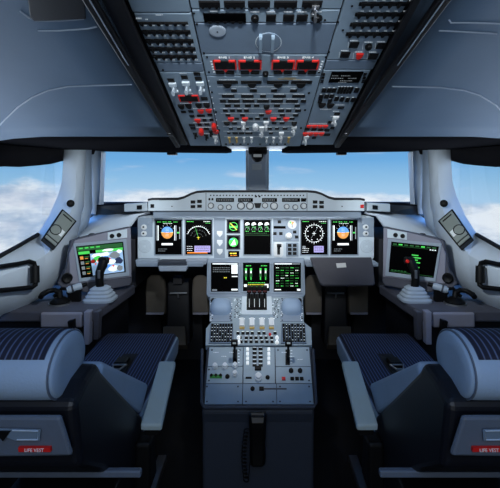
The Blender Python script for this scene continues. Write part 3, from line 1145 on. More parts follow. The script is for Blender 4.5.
# right cluster
slab(MP, rectpts(273.2, 218.5, 299, 241.6), .003, .003).build('switch_plate', M['panel2'], ip, .001)
slab(MP, [(273.6, 243.6), (275.6, 242.4), (281.8, 242.4), (283.4, 244), (283.4, 255), (281.4, 256.8), (275.6, 256.8), (273.6, 255)], .006, .006).build('gear_plate', M['white'], ip, .001)
slab(MP, rectpts(286, 242.6, 298.4, 256.4), .006, .006).build('keypad_plate', M['panel2'], ip, .001)
b = slab(MP, rectpts(277.2, 244.4, 280, 254.6), .0085, .002)
b.build('gear_slot', M['black'], ip)
b = MB()
b.tube([MP.at(278.6, 247, .006), MP.at(278.6, 246, .045)], .005, 8)
b.tube([MP.at(276.4, 245.8, .05), MP.at(280.8, 245.8, .05)], .009, 10)
b.build('gear_lever', M['black'], ip, 0, True)
for r_ in range(3):
    for c_ in range(2):
        put(MP, 'push_button', 'box', 'black', 289.6 + c_ * 5, 245.4 + r_ * 4, 3.6, 3, .005, ip, .006)
put(MP, 'readout', 'box', 'screen', 279.6, 227.4, 12, 2.6, .004, ip, .003)
for x, y in ((279.4, 222), (274.8, 233.6), (280.8, 233.6), (294.6, 232), (296.6, 237)):
    put(MP, 'push_button', 'box', 'black', x, y, 3.4, 3, .005, ip, .003)
put(MP, 'clock', 'cap', 'white', 292, 224.6, 9, 9, .008, ip, .003)
ck = Gfx(MP, .0118)
ck.poly('g_orange', [(291, 221.6), (294, 222.4), (292.3, 225)])
ck.poly('g_green', [(289, 222), (290.6, 221.6), (291.6, 225)])
ck.line('black', 292, 224.6, 292, 227.6, .5, .0001)
ck.build('clock_hands', ip)
put(MP, 'rotary_knob', 'round', 'white', 288.6, 236, 6.6, 6.6, .016, ip, .003)
for x in (160, 180, 205, 228, 270, 296, 320, 340):
    put(MP, 'push_button', 'box', 'panel2' if x % 40 else 'g_dgreen', x, 216.4, 3, 1.4, .006, ip)
# trim edge below the panel
for x0, x1 in ((-.645, -.29), (.26, .645)):
    MB().box((x0, 2.13, -.462), (x1, 2.24, -.442)).build('lower_edge', M['panel2'], ip, .003)
for s in (-1, 1):       # pale side shelf sweeping from the panel to the window post
    pts = [P(138, 216, 2.22), P(150, 212.6, 2.2), P(146, 211, 2.26), P(120, 212.5, 2.32), P(94, 216.5, 2.40), P(80, 226, 2.30), P(73, 240, 2.23), P(88, 236, 2.22), P(106, 232, 2.22), P(122, 228.5, 2.215), P(131, 226, 2.215)]
    a, c = pts[:6], pts[6:]
    b = MB()
    cen = [P(110, 221, 2.28)]
    for k in range(len(pts)):
        b.poly([mx(pts[k], -s), mx(pts[(k + 1) % len(pts)], -s), mx(cen[0], -s)])
    b.build('side_shelf', M['wall'], ip, 0, True, .012)
    MB().lathe([(.0001, 0), (.022, 0), (.022, .012), (.012, .02), (.0001, .02)], Matrix.Translation(mx(P(92, 237, 2.20), -s)), 14).build('map_light', M['black'], ip, 0, True)

# lower display panel, leaning back towards the pedestal
LP = Plane(P(256, 296, 2.06), (0, .12, .155))
slab(LP, [(206.5, 294), (207, 257.5), (304.5, 257.5), (305.5, 294), (303, 297), (208.5, 297)], -.002, .06).build('lower_fascia', M['panel2'], ip, .004)
t, sc, g = display(LP, 211, 263, 238.3, 292, 'lower left pedestal display, mostly black with white window boxes', 1.5)
g.rect('g_white', 212.5, 263.6, 237.5, 264.6)
g.rect('g_white', 231.5, 265, 237.6, 274)
g.rect('g_white', 231.8, 276.2, 237.6, 277.2)
g.rect('g_white', 231.5, 289, 237.6, 290.6)
g.rect('g_grey', 212, 289.5, 217, 291)
for k in range(3):
    g.dashes('g_grey', 213, 230, 268 + k * 2, .5)
g.dashes('g_yellow', 224, 227, 278, 1)
g.into(sc)
t, sc, g = display(LP, 243, 263, 269.6, 291.4, 'lower centre display with green engine columns above the thrust levers', 1.5)
for x in (246, 251, 260.5, 265.6):
    g.rect('g_green', x - 1, 268.5, x + 1, 270.8)
    g.rect('g_white', x - .7, 270.8, x + .7, 273.5)
    g.rect('g_dgreen', x - 1.2, 273.5, x + 1.2, 277)
    g.rect('g_green', x - .5, 277, x + .5, 280)
g.dashes('g_green', 246, 252, 266, .8)
g.dashes('g_green', 261, 267, 266, .8)
for k in range(3):
    g.dashes('g_yellow' if k == 1 else 'g_green', 248, 265, 283 + k * 1.8, .7)
g.rect('g_white', 244, 284.5, 247, 287)
g.rect('g_white', 264.5, 284.2, 268.5, 288)
g.into(sc)
t, sc, g = display(LP, 273.6, 263, 301, 292, 'lower right display filled with a grid of green text', 1.5)
g.rect('g_white', 274.6, 263.6, 292, 264.6)
g.rect('g_grey', 292.6, 263.6, 300, 264.6)
for k in range(8):
    for j in range(5):
        g.dashes('g_white' if (k + j) % 5 == 0 else 'g_dgreen' if (k + 2 * j) % 3 else 'g_green', 276 + j * 4.8, 279.4 + j * 4.8, 268 + k * 2.6, .7, .6, 1.6, .4)
g.rect('g_white', 274.6, 289.4, 281, 290.4)
g.rect('g_white', 297, 289, 300.4, 291)
g.into(sc)

# ================================================================= CENTRE PEDESTAL
pd = thing('centre_pedestal', 'tall grey centre pedestal of levers, keys and knobs between the two seats', 'pedestal', (0, 1.8, -H))
A0, A1, A2 = V((0, 2.07, -.592)), V((0, 1.76, -.726)), V((0, 1.52, -.866))
T1 = Plane(A1, A0 - A1)
T2 = Plane(A2, A1 - A2)
# body
prof = [(2.20, -.56), (2.07, -.606), (1.76, -.744), (1.52, -.880), (1.535, -.93), (1.545, -H), (2.20, -H)]
rings = []
for x, k in ((-.215, 1), (.215, 1)):
    rings.append([V((x, y, zz)) for y, zz in prof])
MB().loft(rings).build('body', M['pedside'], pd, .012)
# front console top (throttles, trackballs, keyboards)
front = slab(T1, [(210, 297), (303, 297), (304, 322), (311.5, 328), (312, 345), (205.5, 345), (206, 328), (211, 322)], 0, .03).build('front_top', M['ped'], pd, .003)
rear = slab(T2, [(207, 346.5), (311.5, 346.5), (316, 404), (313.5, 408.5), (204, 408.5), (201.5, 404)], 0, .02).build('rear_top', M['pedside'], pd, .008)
PW = {}


def pbox(key, x0, y0, x1, y1, m='ped'):
    PW[key] = slab(T2, [(x0[0], y0), (x0[1], y0), (x1[1], y1), (x1[0], y1)], .003, .004).build('control_section', M[m], pd, .001)


def pq(key, xa0, xb0, y0, xa1, xb1, y1, m='ped'):
    PW[key] = slab(T2, [(xa0, y0), (xb0, y0), (xb1, y1), (xa1, y1)], .003, .004).build('control_section', M[m], pd, .001)


pq('a', 209.5, 243, 347.5, 207.8, 242.7, 366.6)
pq('b', 243.6, 274.6, 347.5, 243.3, 275, 383.6)
pq('c', 275.2, 309, 347.5, 275.7, 310.6, 366.6)
pq('d', 207.7, 242.6, 367.2, 206.2, 242.4, 383.6)
pq('e', 275.7, 310.7, 367.2, 276, 312, 383.6)
pq('f', 206.1, 242.4, 384.3, 204.5, 242, 404.5, 'over')
pq('g', 243, 276, 384.3, 242.8, 276.6, 404.5, 'over')
pq('h', 276.6, 312.1, 384.3, 277.2, 313.6, 404.5, 'over')
b = MB()
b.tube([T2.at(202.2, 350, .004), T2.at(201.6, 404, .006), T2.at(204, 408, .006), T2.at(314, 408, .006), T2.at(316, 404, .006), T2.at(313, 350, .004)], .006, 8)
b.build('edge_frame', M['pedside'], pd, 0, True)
LK = {'t1': Gfx(T1, .0012), 't2': Gfx(T2, .0042)}
# throttle quadrant
slab(T1, [(242, 298), (271.5, 298), (272.5, 316), (241, 316)], .012, .012).build('throttle_plate', M['panel'], pd, .003)
slab(T1, [(247, 296), (266.6, 296), (267, 312), (246.6, 312)], .014, .004).build('throttle_slot', M['black'], pd, .001)
for k in range(4):
    x = 249.3 + k * 5.1
    p0, p1 = T1.at(x, 306, .01), T1.at(x, 304, .085)
    b = MB()
    b.tube([p0, p1], [.006, .005], 8)
    b.box((-.0115, -.014, -.012), (.0115, .014, .022), 0, Matrix.Translation(p1))
    lv = b.build('thrust_lever', M['black'], pd, .004)
    MB().box((-.008, -.017, -.004), (.008, -.0135, .003), 0, Matrix.Translation(p1)).build('lever_band', M['darkred'], lv)
    MB().box((-.0015, -.003, 0), (.0015, .003, .04), 0, Matrix.Translation(T1.at(x, 309, .012))).build('lever_mark', M['white'], lv)
# palm rests
for x in (221, 291.6):
    b = MB()
    c0 = T1.at(x, 309, 0)
    rings = []
    for h_, kx, ky in ((0, 1, 1), (.02, .98, .95), (.034, .86, .84), (.044, .6, .6), (.048, .25, .25), (.0485, .02, .02)):
        ring = []
        for i in range(24):
            a = 2 * math.pi * i / 24
            ex = math.copysign(abs(math.cos(a)) ** .7, math.cos(a)) * .052 * kx
            ey = math.copysign(abs(math.sin(a)) ** .7, math.sin(a)) * .05 * ky
            ring.append(c0 + T1.u * ex + T1.v * ey + T1.n * h_)
        rings.append(ring)
    b.loft(rings)
    b.build('palm_rest', M['vinyl'], pd, 0, True)
    slab(T1, rectpts(x - 11.4, 298.5, x + 11.4, 322), .004, .004).build('trackball_plate', M['panel2'], pd, .002)
    put(T1, 'trackball', 'cap', 'black', x - 8 if x < 250 else x + 8, 302, 4, 3.4, .012, pd, .004)
    for i in range(70):
        xx = x + random.uniform(-10.8, 10)
        yy = 299 + (i % 14) * 1.65
        if abs(xx - x) < 8.6 and yy > 302.5:
            xx = x + math.copysign(random.uniform(9, 10.6), xx - x) - .5
        LK['t1'].rect('black' if i % 3 else 'legend', xx, yy, xx + random.uniform(.6, 1.6), yy + .9, .0035)
    xs = 238 if x < 250 else 275.5
    for i in range(40):
        xx, yy = xs + random.uniform(-4, 3), 299 + (i % 13) * 1.5
        LK['t1'].rect('black' if i % 3 else 'legend', xx, yy, xx + random.uniform(.6, 1.6), yy + .8)
# keyboards
nkey = 0
for s_, x0, x1 in ((-1, 210.5, 233), (1, 281.5, 305)):
    slab(T1, [(x0, 324), (x1, 324), (x1 + (1.5 if s_ > 0 else 1), 344), (x0 - (1 if s_ > 0 else 2), 344)], .005, .005).build('keyboard_plate', M['over2'], pd, .001)
    for r_ in range(6):
        for c_ in range(8):
            if nkey >= 98:
                continue
            nkey += 1
            xx = x0 + 2 + c_ * (x1 - x0 - 3.4) / 7 - (r_ * .18 if s_ < 0 else -.1 * r_)
            put(T1, 'keyboard_key', 'box', 'black', xx, 326.2 + r_ * 3.1, 2.3, 2.3, .005, pd, .005)
            if random.random() < .65:
                LK['t1'].rect('legend', xx - .5, 325.8 + r_ * 3.1, xx + .4, 326.5 + r_ * 3.1, .0095)
# engine masters
for x in (242, 252, 262, 271.5):
    put(T1, 'engine_master_switch', 'flip', 'white', x, 323.5, 5, 6, .024, pd)
    put(T1, 'engine_master_light', 'box', 'amber', x, 328.4, 5, 2, .006, pd)
    LK['t1'].dashes('whitelit', x - 3, x + 3, 318.8, .9, .6, 1.4, .4)
put(T1, 'red_button', 'cap', 'red', 270, 335, 2.6, 2.4, .008, pd)
for r_, (y, xs) in enumerate(((333.5, (238, 243, 247.6, 252.4, 259, 264, 268.6, 275)), (338, (240, 246.4, 251, 256, 261, 266, 271.6)), (342, (241, 246, 251, 256.5, 262, 267, 272)))):
    for x in xs:
        if r_ == 0 and x == 268.6:
            continue
        put(T1, 'push_button', 'box', 'black', x, y, 3.2, 2.2, .005, pd)
        LK['t1'].rect('whitelit', x - 1.3, y - 2.1, x + 1.2, y - 1.3)
for x in (238.6, 277):
    for y in (338.4, 343):
        put(T1, 'rotary_knob', 'round', 'whitelit', x, y, 3.6, 3, .012, pd)
# rear part centre column
for x in (247.6, 268.8):
    for k in range(4):
        put(T2, 'trim_light', 'box', 'whitelit', x, 350 + k * 4.6, 2.6, 3.2, .006, pd, .003)
for k in range(5):
    for x in (254.6, 260.6):
        put(T2, 'push_button', 'box', 'black', x, 349.6 + k * 4.1, 4.2, 2, .005, pd, .003)
        LK['t2'].rect('legend', x - 1.5, 347.6 + k * 4.1, x + 1.5, 348.2 + k * 4.1)
put(T2, 'push_button', 'box', 'black', 258, 369, 6.4, 4, .008, pd, .003)
put(T2, 'rotary_knob', 'round', 'white', 258.4, 378.4, 7.4, 8, .02, pd, .003)
put(T2, 'push_button', 'box', 'black', 248.6, 378.4, 6, 1.5, .004, pd, .003)
put(T2, 'rotary_knob', 'round', 'black', 267.6, 378.2, 4.2, 3.6, .01, pd, .003)
for x, y in ((215, 367.6), (225, 367.4), (235, 366.8), (235, 375)):
    put(T2, 'rotary_knob', 'round', 'white', x, y, 5.4, 5.6, .018, pd, .003)
put(T2, 'readout', 'box', 'g_dgreen', 216, 377.2, 12, 3.2, .006, pd, .003)
for x in (211.5, 216, 220.5):
    put(T2, 'rotary_knob', 'round', 'black', x, 376.6, 3.4, 3.2, .01, pd, .003)
put(T2, 'rotary_knob', 'round', 'black', 227.4, 377.4, 4.4, 4, .01, pd, .003)
for x in (291, 300):
    put(T2, 'rotary_knob', 'round', 'black', x, 371.6, 4.6, 4.2, .012, pd, .003)
for x in (283.6, 292.2, 297, 301.6):
    put(T2, 'push_button', 'box', 'black' if x > 285 else 'redlab', x, 379.4, 3.6, 3, .006, pd, .003)
put(T2, 'rotary_knob', 'round', 'black', 252.6, 389.6, 4.4, 4, .01, pd, .003)
put(T2, 'push_button', 'box', 'black', 261.5, 389.4, 4.6, 3.6, .006, pd, .003)
b = slab(T2, rectpts(263.5, 388.6, 286.6, 390), .004, .0012)
b.build('slot', M['table'], pd)
for x, y in ((224, 357), (292, 357), (284, 353), (216, 353), (232, 353), (300, 360)):
    LK['t2'].dashes('legend', x - 2.5, x + 2.5, y, .5)
for x, y in ((212, 350.5), (240, 350.5), (278, 350.5), (307, 350.5), (209, 370), (209, 381), (309, 381), (207, 387), (238, 387), (207, 402), (238, 402), (246, 402), (273, 402), (280, 387), (309, 387), (310, 402), (280, 402)):
    put(T2, 'fastener', 'cap', 'pedside', x, y, 1.8, 1.6, .0012, pd, .003)
for k, gx in LK.items():
    gx.into(front if k == 't1' else rear)
# speed brake and flap levers
for x, nm in ((235, 'speed_brake_lever'), (287.6, 'flap_lever')):
    slab(T2, rectpts(x - 2.2, 350, x + 2.2, 365.6), .0042, .001).build('lever_slot', M['black'], pd)
    p0, p1 = T2.at(x, 359.5, .002), T2.at(x, 357, .085)
    b = MB()
    b.tube([p0, p1], [.005, .0055], 8)
    b.box((-.014, -.010, -.008), (.014, .010, .016), 0, Matrix.Translation(p1))
    lv = b.build(nm, M['black'], pd, .004)
    MB().box((-.007, -.012, .004), (.007, -.0095, .011), 0, Matrix.Translation(p1)).build('lever_mark', M['white'], lv)
    LK2 = Gfx(T2, .0056)
    for k in range(5):
        LK2.rect('legend', x + 2.8, 351 + k * 3, x + 4.6, 351.7 + k * 3)
    LK2.into(rear)

# handset on the rear face
hs = thing('telephone_handset', 'black handset clipped to the back of the centre pedestal', 'handset', (0.0, 1.48, -1.0))
b = MB()
rings = []
for py, hw, dp in ((412, .030, .03), (418, .033, .036), (428, .031, .03), (440, .028, .028), (452, .030, .03), (461, .028, .034), (464, .022, .02)):
    zz = (180 - py) / 400 * 1.48
    cx_ = (257.6 - CX) / 400 * 1.48 - D
    rings.append([V((cx_ + a * hw, 1.485 - bb * dp, zz)) for a, bb in ((-1, 0), (-1, .6), (-.7, 1), (.7, 1), (1, .6), (1, 0))])
b.loft(rings)
b.build('grip', M['black'], hs, .004, True)
b = MB()
b.prism([V((rings[0][0].x + .006, 1.47, rings[0][0].z + .002)), V((rings[0][5].x - .006, 1.47, rings[0][0].z + .002)),
         V((rings[0][5].x - .010, 1.444, rings[0][0].z - .02)), V((rings[0][0].x + .010, 1.444, rings[0][0].z - .02))], (0, -.004, .003))
b.build('top_plate', M['pedal'], hs, .001)
pts = []
for i in range(160):
    tt = i / 159
    base = P(246.5 - 2.5 * math.sin(tt * 3), 428 + tt * 52, 1.478)
    a = tt * 2 * math.pi * 14
    pts.append(base + V((math.cos(a) * .008, math.sin(a) * .008 - .006, 0)))
MB().tube([P(250, 462, 1.47)] + pts[::-1], .0022, 5).build('coiled_cord', M['black'], hs, 0, True)

# ================================================================= FOOTWELLS
for s, word in ((-1, 'left'), (1, 'right')):
    for k, (xa, xb) in enumerate(((145.5, 165), (192, 209))):
        where = {(-1, 0): 'outer rudder pedal of the left footwell, fully visible below the stowed table', (-1, 1): 'inner rudder pedal of the left footwell, beside the pedestal',
                 (1, 0): 'outer rudder pedal of the right footwell, half hidden by the open table', (1, 1): 'inner rudder pedal of the right footwell, beside the pedestal'}[(s, k)]
        pts = [(xa, 314), (xa - .4, 290), (xa + 1, 278), (xa + 5, 274.5), (xb - 5, 274.5), (xb - 1, 278), (xb + .6, 290), (xb, 314)]
        PP = Plane(P(170, 314, 2.36), (0, .10, .24))
        p3 = [mx(PP.at(x, y), -s) for x, y in pts]
        c = sum(p3, V()) / len(p3)
        t = thing('rudder_pedal', where, 'pedal', c, 'rudder pedals')
        MB().prism(p3, (0, .05, -.02)).build('pad', M['pedal'], t, .012, False, 0, 0, 3)
        q = [mx(PP.at(x, y, .004), -s) for x, y in ((xa + 1, 312.4), (xb - 1, 312.4), (xb - 1, 314.4), (xa + 1, 314.4))]
        MB().prism(q, (0, -.006, 0)).build('heel_strip', M['consolelt'], t, .001)
        MB().tube([c + V((0, .05, .02)), c + V((0, .20, -.05)), V((c.x, c.y + .28, -H))], .02, 8).build('arm', M['black'], t)
    c = mx(P(178, 296, 2.42), -s)
    t = thing('pedal_mount', 'dark post with a steel crossbar between the pedals of the %s footwell' % word, 'pedal mount', V((c.x, 2.45, -H)), 'pedal mounts')
    MB().prism([mx(p, -s) for p in (P(167, 282, 2.46), P(189, 282, 2.46), P(190, 345, 2.40), P(166, 345, 2.40))], (0, .12, 0)).build('post', M['shelld'], t, .01)
    MB().box((c.x - .028, 2.40, c.z + .075), (c.x + .028, 2.47, c.z + .115)).build('bracket', M['dark'], t, .004)
    b = MB()
    b.tube([mx(P(170, 293.3, 2.39), -s), mx(P(187, 293, 2.39), -s)], .006, 8)
    b.tube([mx(P(177.5, 293.3, 2.385), -s), mx(P(178.5, 298, 2.385), -s)], .005, 8)
    b.build('crossbar', M['steel'], t, 0, True)
    MB().prism([mx(p, -s) for p in (P(163, 326, 2.30), P(185, 326, 2.30), P(186, 345, 2.20), P(162, 345, 2.20))], (0, .06, -.05)).build('foot_plate', M['pedal'], t, .006)

# stowed table, left
t = thing('pull_out_table', 'stowed grey pull-out table under the left end of the instrument panel', 'table', (-.48, 2.16, -.47), 'pull-out tables')
for (xa, xb, ya, yb, Y) in ((135, 158, 260, 264.6, 2.14), (185.5, 207, 260, 264.6, 2.14)):
    MB().prism([P(xa, ya, Y), P(xb, ya, Y), P(xb - 1, yb, Y), P(xa + 1, yb, Y)], (0, .06, 0)).build('side_flap', M['bezel'], t, .004)
MB().prism([P(158, 266.4, 2.10), P(187, 266.4, 2.10), P(186, 271.4, 2.09), P(159.5, 271.4, 2.09)], (0, .08, 0)).build('front_bar', M['bezel'], t, .004)
MB().prism([P(158, 262, 2.12), P(186, 262, 2.12), P(187, 266, 2.12), P(157, 266, 2.12)], (0, .08, 0)).build('hinge', M['pedside'], t, .003)
# open table, right
t = thing('pull_out_table', 'dark table flap pulled open in front of the right rudder pedals', 'table', (.45, 2.05, -.47), 'pull-out tables')
TP = Plane(P(340, 284, 1.97), P(340, 257, 2.13) - P(340, 284, 1.97))
slab(TP, [(310, 257), (371.5, 257), (373, 264), (375, 283), (372.5, 284.6), (323, 284.6), (320, 282.5), (316, 273)], 0, .014).build('leaf', M['table'], t, .004)
slab(TP, [(336, 263.5), (345.6, 263), (346.4, 267.4), (337, 268)], .001, .0008).build('placard', M['paper'], t)
for x in (308, 373.5):
    MB().prism([P(x - 2.6, 261.5, 2.12), P(x + 2.6, 261.5, 2.12), P(x + 3, 265.4, 2.12), P(x - 2.2, 265.4, 2.12)], (0, .06, 0)).build('hinge', M['bezel'], t, .003)

# ================================================================= SIDE CONSOLES
zc = -.59
for s, word in ((-1, 'left'), (1, 'right')):
    t = thing('side_console', 'dark grey side console carrying the sidestick on the %s of the cockpit' % word, 'console', (s * .9, 2.0, -H), 'side consoles')
    top = [(-1.235, 1.80), (-.735, 1.80), (-.72, 1.86), (-.685, 2.25), (-1.235, 2.25)]
    b = MB()
    b.prism([V((-s * x, y, zc)) for x, y in top], (0, 0, -.05))
    b.build('top', M['console'], t, .008)
    b = MB()
    b.prism([V((-s * x, y, zc - .05)) for x, y in ((-1.235, 1.86), (-.76, 1.86), (-.72, 2.25), (-1.235, 2.25))], (0, 0, -(H + zc - .05)))
    b.build('body', M['shelld'], t, .01)
    # box and strut at the rear
    MB().prism([mx(p, -s) for p in (P(40, 313, 1.79), P(82, 313, 1.79), P(82, 328, 1.79), P(40, 328, 1.79))], (0, .07, 0)).build('rear_box', M['consolelt'], t, .008)
    MB().prism([mx(p, -s) for p in (P(83.5, 312, 1.78), P(90, 312, 1.78), P(89, 345, 1.76), P(83.5, 345, 1.76))], (0, .04, 0)).build('strut', M['consolelt'], t, .004)
    MB().prism([mx(p, -s) for p in (P(93, 312, 1.80), P(99, 312, 1.80), P(98, 340, 1.80), P(93, 340, 1.80))], (0, .04, 0)).build('strut', M['console'], t, .004)
    MB().prism([mx(p, -s) for p in (P(69, 320, 1.785), P(76, 318, 1.785), P(77, 334, 1.78), P(72, 336, 1.78))], (0, -.02, 0)).build('lever', M['black'], t, .004)
    # side display housing
    pl_, pr_ = P(70, 262, 2.00), P(131, 252, 2.165)
    u = V((pr_.x - pl_.x, pr_.y - pl_.y, 0))
    OP = Plane(P(98, 262, 2.07), (0.02, .10, 1), u)
    MIR = Matrix.Scale(-1, 4, V((1, 0, 0))) if s > 0 else Matrix.Identity(4)

    def q3(pts, lift, depth, pl=OP, mir=MIR):
        b = MB()
        b.prism([mir @ pl.at(x, y, lift) for x, y in pts], (mir.to_3x3() @ pl.n) * -depth)
        return b
    q3([(71, 241), (80, 237.5), (131.5, 226.5), (132.5, 282), (130, 286), (90, 293), (64, 290), (58, 284), (66, 270)], -.006, .05).build('display_housing', M['console'], t, .006)
    q3([(69, 254), (75, 240.5), (106, 232.5), (131, 227.5), (131.6, 277), (80, 283.5), (70, 284)], 0, .02).build('display_surround', M['consolelt'], t, .004)
    q3([(107.5, 232.5), (127, 229), (127, 237.6), (107.5, 240)],   .006, .006).build('knob_plate', M['panel'], t, .002)
    OM = Plane(MIR @ OP.p0, MIR @ OP.v, (MIR @ OP.u) * (1 if s < 0 else -1))
    for x, y in ((111.6, 236), (118.6, 235)):
        c = MIR @ OP.at(x, y, .006)
        MB().lathe([(.0001, 0), (.012, 0), (.010, .012), (.0001, .012)], OM.frame(c), 16).build('rotary_knob', M['black'], t, 0, True)
    # round air vent
    c = MIR @ OP.at(67, 278, -.004)
    MB().lathe([(.0001, 0), (.026, 0), (.026, .008), (.02, .012), (.0001, .006)], OM.frame(c), 20).build('air_vent', M['black'], t, 0, True)
    # the display itself
    scr = [(75.6, 246.4), (123, 241.6), (125.6, 272), (81, 278)]
    lab = 'left side display with a colour map, behind the left sidestick' if s < 0 else 'right side display, dark with green text, behind the right sidestick'
    d = thing('side_display', lab, 'display', MIR @ OP.at(100, 260), 'side displays')
    b = MB()
    oo = [(73, 243.6), (126, 238.8), (129, 275.5), (79, 281.8)]
    for k in range(4):
        j = (k + 1) % 4
        b.prism([MIR @ OP.at(*oo[k], .0005), MIR @ OP.at(*oo[j], .0005), MIR @ OP.at(*scr[j], .0005), MIR @ OP.at(*scr[k], .0005)], (MIR.to_3x3() @ OP.n) * .007)
    b.build('bezel', M['bezel'], d, .0015)
    so = q3(scr, .003, .0025).build('screen', M['screen'], d)

    def sp(a, b_):      # bilinear position on the screen, a right, b down
        (x0, y0), (x1, y1), (x2, y2), (x3, y3) = scr
        return ((x0 * (1 - a) + x1 * a) * (1 - b_) + (x3 * (1 - a) + x2 * a) * b_, (y0 * (1 - a) + y1 * a) * (1 - b_) + (y3 * (1 - a) + y2 * a) * b_)
    g = Gfx(OP, .0036)

    def sr(mk, a0, b0, a1, b1, dd=0):
        if s > 0:
            a0, a1 = 1 - a1, 1 - a0
        g.poly(mk, [sp(a0, b0), sp(a1, b0), sp(a1, b1), sp(a0, b1)], dd)

    def blob(mk, a, b_, ra, rb, dd=0, n=11):
        g.poly(mk, [sp(a + ra * random.uniform(.7, 1.15) * math.cos(k * 6.283 / n), b_ + rb * random.uniform(.7, 1.15) * math.sin(k * 6.283 / n)) for k in range(n)], dd)
    if s < 0:
        sr('g_dgreen', .02, .03, .98, .16)
        for k in range(4):
            sr('g_green', .06 + k * .12, .06, .14 + k * .12, .10, .0002)
        sr('g_sky', .27, .28, .97, .97)
        sr('g_green', .03, .18, .27, .27)
        sr('g_green', .40, .18, .98, .27)
        for a, b_, ra, rb, mk in ((.42, .36, .12, .09, 'g_white'), (.60, .34, .09, .08, 'g_white'), (.5, .5, .14, .1, 'g_white'), (.42, .44, .1, .08, 'g_green'), (.8, .4, .12, .1, 'g_grey'),
                                  (.86, .6, .1, .12, 'g_navy'), (.7, .6, .1, .1, 'g_white'), (.35, .7, .08, .14, 'g_sky'), (.55, .74, .15, .1, 'g_blue'), (.75, .82, .13, .1, 'g_white'),
                                  (.88, .84, .08, .09, 'g_grey'), (.6, .46, .08, .06, 'g_blue'), (.33, .52, .05, .08, 'g_dgreen'), (.9, .3, .06, .06, 'g_white'), (.66, .22, .14, .04, 'g_white')):
            blob(mk, a, b_, ra, rb, .0001)
        for a, b_ in ((.42, .52), (.55, .58), (.68, .5), (.36, .62), (.74, .74)):
            blob('g_red', a, b_, .022, .03, .0004)
        sr('g_navy', .52, .56, .62, .62, .0003)
        for k in range(4):
            sr('g_grey' if k else 'g_brown', .05, .33 + k * .16, .12, .43 + k * .16)
            sr('g_dgreen', .15, .34 + k * .16, .24, .38 + k * .16)
            sr('g_brown', .15, .40 + k * .16, .22, .42 + k * .16)
    else:
        for k in range(8):
            sr('g_green' if k % 4 == 1 else 'g_dgreen', .04 + k * .118, .045, .12 + k * .118, .09)
        for k in range(3):
            sr('g_white', .82 + k * .05, .12, .85 + k * .05, .15)
        sr('g_dgreen', .03, .115, .78, .125)
        for k in range(7):
            sr('g_green', .46, .34 + k * .075, .46 + (.2 if k % 2 else .14), .375 + k * .075)
        for k in range(5):
            sr('g_dgreen', .05 + k * .07, .90, .10 + k * .07, .93)
        sr('g_dgreen', .03, .95, .97, .965)
    g.into(so, MIR if s > 0 else None)
    # sidestick
    c = mx(P(100.5, 300, 1.97), -s)
    c.z = zc
    st = thing('sidestick', '%s sidestick, black grip on a pale stepped boot on the %s console' % (word, word), 'sidestick', c, 'sidesticks')
    b = MB()
    rings = []
    for hw, hh in ((.074, 0), (.074, .010), (.064, .018), (.064, .026), (.054, .034), (.054, .042), (.045, .050), (.045, .058), (.030, .068)):
        ring = []
        for i in range(20):
            a = 2 * math.pi * i / 20
            ring.append(c + V((math.copysign(abs(math.cos(a)) ** .45, math.cos(a)) * hw, math.copysign(abs(math.sin(a)) ** .45, math.sin(a)) * hw * .85, hh)))
        rings.append(ring)
    b.loft(rings)
    b.build('boot', M['bezel'], st, 0, True)
    g0 = c + V((0, 0, .055))
    b = MB()
    b.tube([g0, g0 + V((-s * -.004, -.004, .04)), g0 + V((s * .004, 0, .08)), g0 + V((s * -.008, .008, .115)), g0 + V((s * -.014, .012, .14))], [.02, .019, .021, .024, .018], 12)
    gr = b.build('grip', M['black'], st, 0, True)
    MB().box((-.03, -.012, -.012), (.022, .018, .022), 0, Matrix.Translation(g0 + V((s * -.016, .008, .132)))).build('head', M['black'], gr, .01)
    MB().lathe([(.0001, 0), (.009, 0), (.009, .008), (.006, .012), (.0001, .012)], Matrix.Translation(g0 + V((-.036 if s > 0 else -.036, 0, .134))) @ Matrix.Rotation(math.radians(80), 4, 'X'), 12).build('red_button', M['red'], gr, 0, True)
    MB().box((-.006, -.024, -.02), (.006, -.016, .02), 0, Matrix.Translation(g0 + V((0, 0, .075)))).build('trigger', M['steel'], gr, .002)
    # steering tiller
    c = mx(P(60, 297, 1.91), -s)
    c.z = zc
    ti = thing('steering_tiller', 'black steering tiller on a round base, on the %s console by the wall' % word, 'tiller', c, 'steering tillers')
    MB().lathe([(.0001, 0), (.045, 0), (.045, .012), (.036, .02), (.024, .03), (.0001, .034)], Matrix.Translation(c), 24).build('base', M['black'], ti, 0, True)
    MB().lathe([(.047, 0), (.050, 0), (.050, .006), (.047, .006)], Matrix.Translation(c), 24).build('base_ring', M['steel'], ti, 0, True)
    pts = [c + V((s * x, y, zz)) for x, y, zz in ((.0, 0, .03), (.002, .002, .05), (.03, .01, .062), (.055, .0, .060), (.068, -.03, .052), (.066, -.05, .045))]
    MB().tube(pts, [.014, .014, .012, .012, .013, .012], 10).build('handle', M['black'], ti, 0, True)
    MB().tube([c + V((s * .05, .04, .02)), c + V((s * .02, .06, .055)), c + V((s * -.02, .055, .055)), c + V((s * -.03, .02, .045))], .009, 8).build('hand_loop', M['black'], ti, 0, True)
    # hand microphone in its clip, by the tiller
    a0, a1 = mx(P(67, 290.5, 1.93), -s), mx(P(82, 285.5, 1.96), -s)
    hm = thing('hand_microphone', 'pale cylindrical hand microphone lying beside the %s tiller' % word, 'microphone', (a0 + a1) / 2, 'hand microphones')
    MB().tube([a0, a0.lerp(a1, .1), a0.lerp(a1, .12), a0.lerp(a1, .85), a1], [.014, .014, .018, .018, .014], 14).build('barrel', M['bezel'], hm, 0, True)
    MB().tube([a0.lerp(a1, .3), a0.lerp(a1, .42)], .0195, 14).build('band', M['pedside'], hm, 0, True)
    MB().tube([a1, a1.lerp(a0, -.35)], .010, 10).build('plug', M['black'], hm, 0, True)
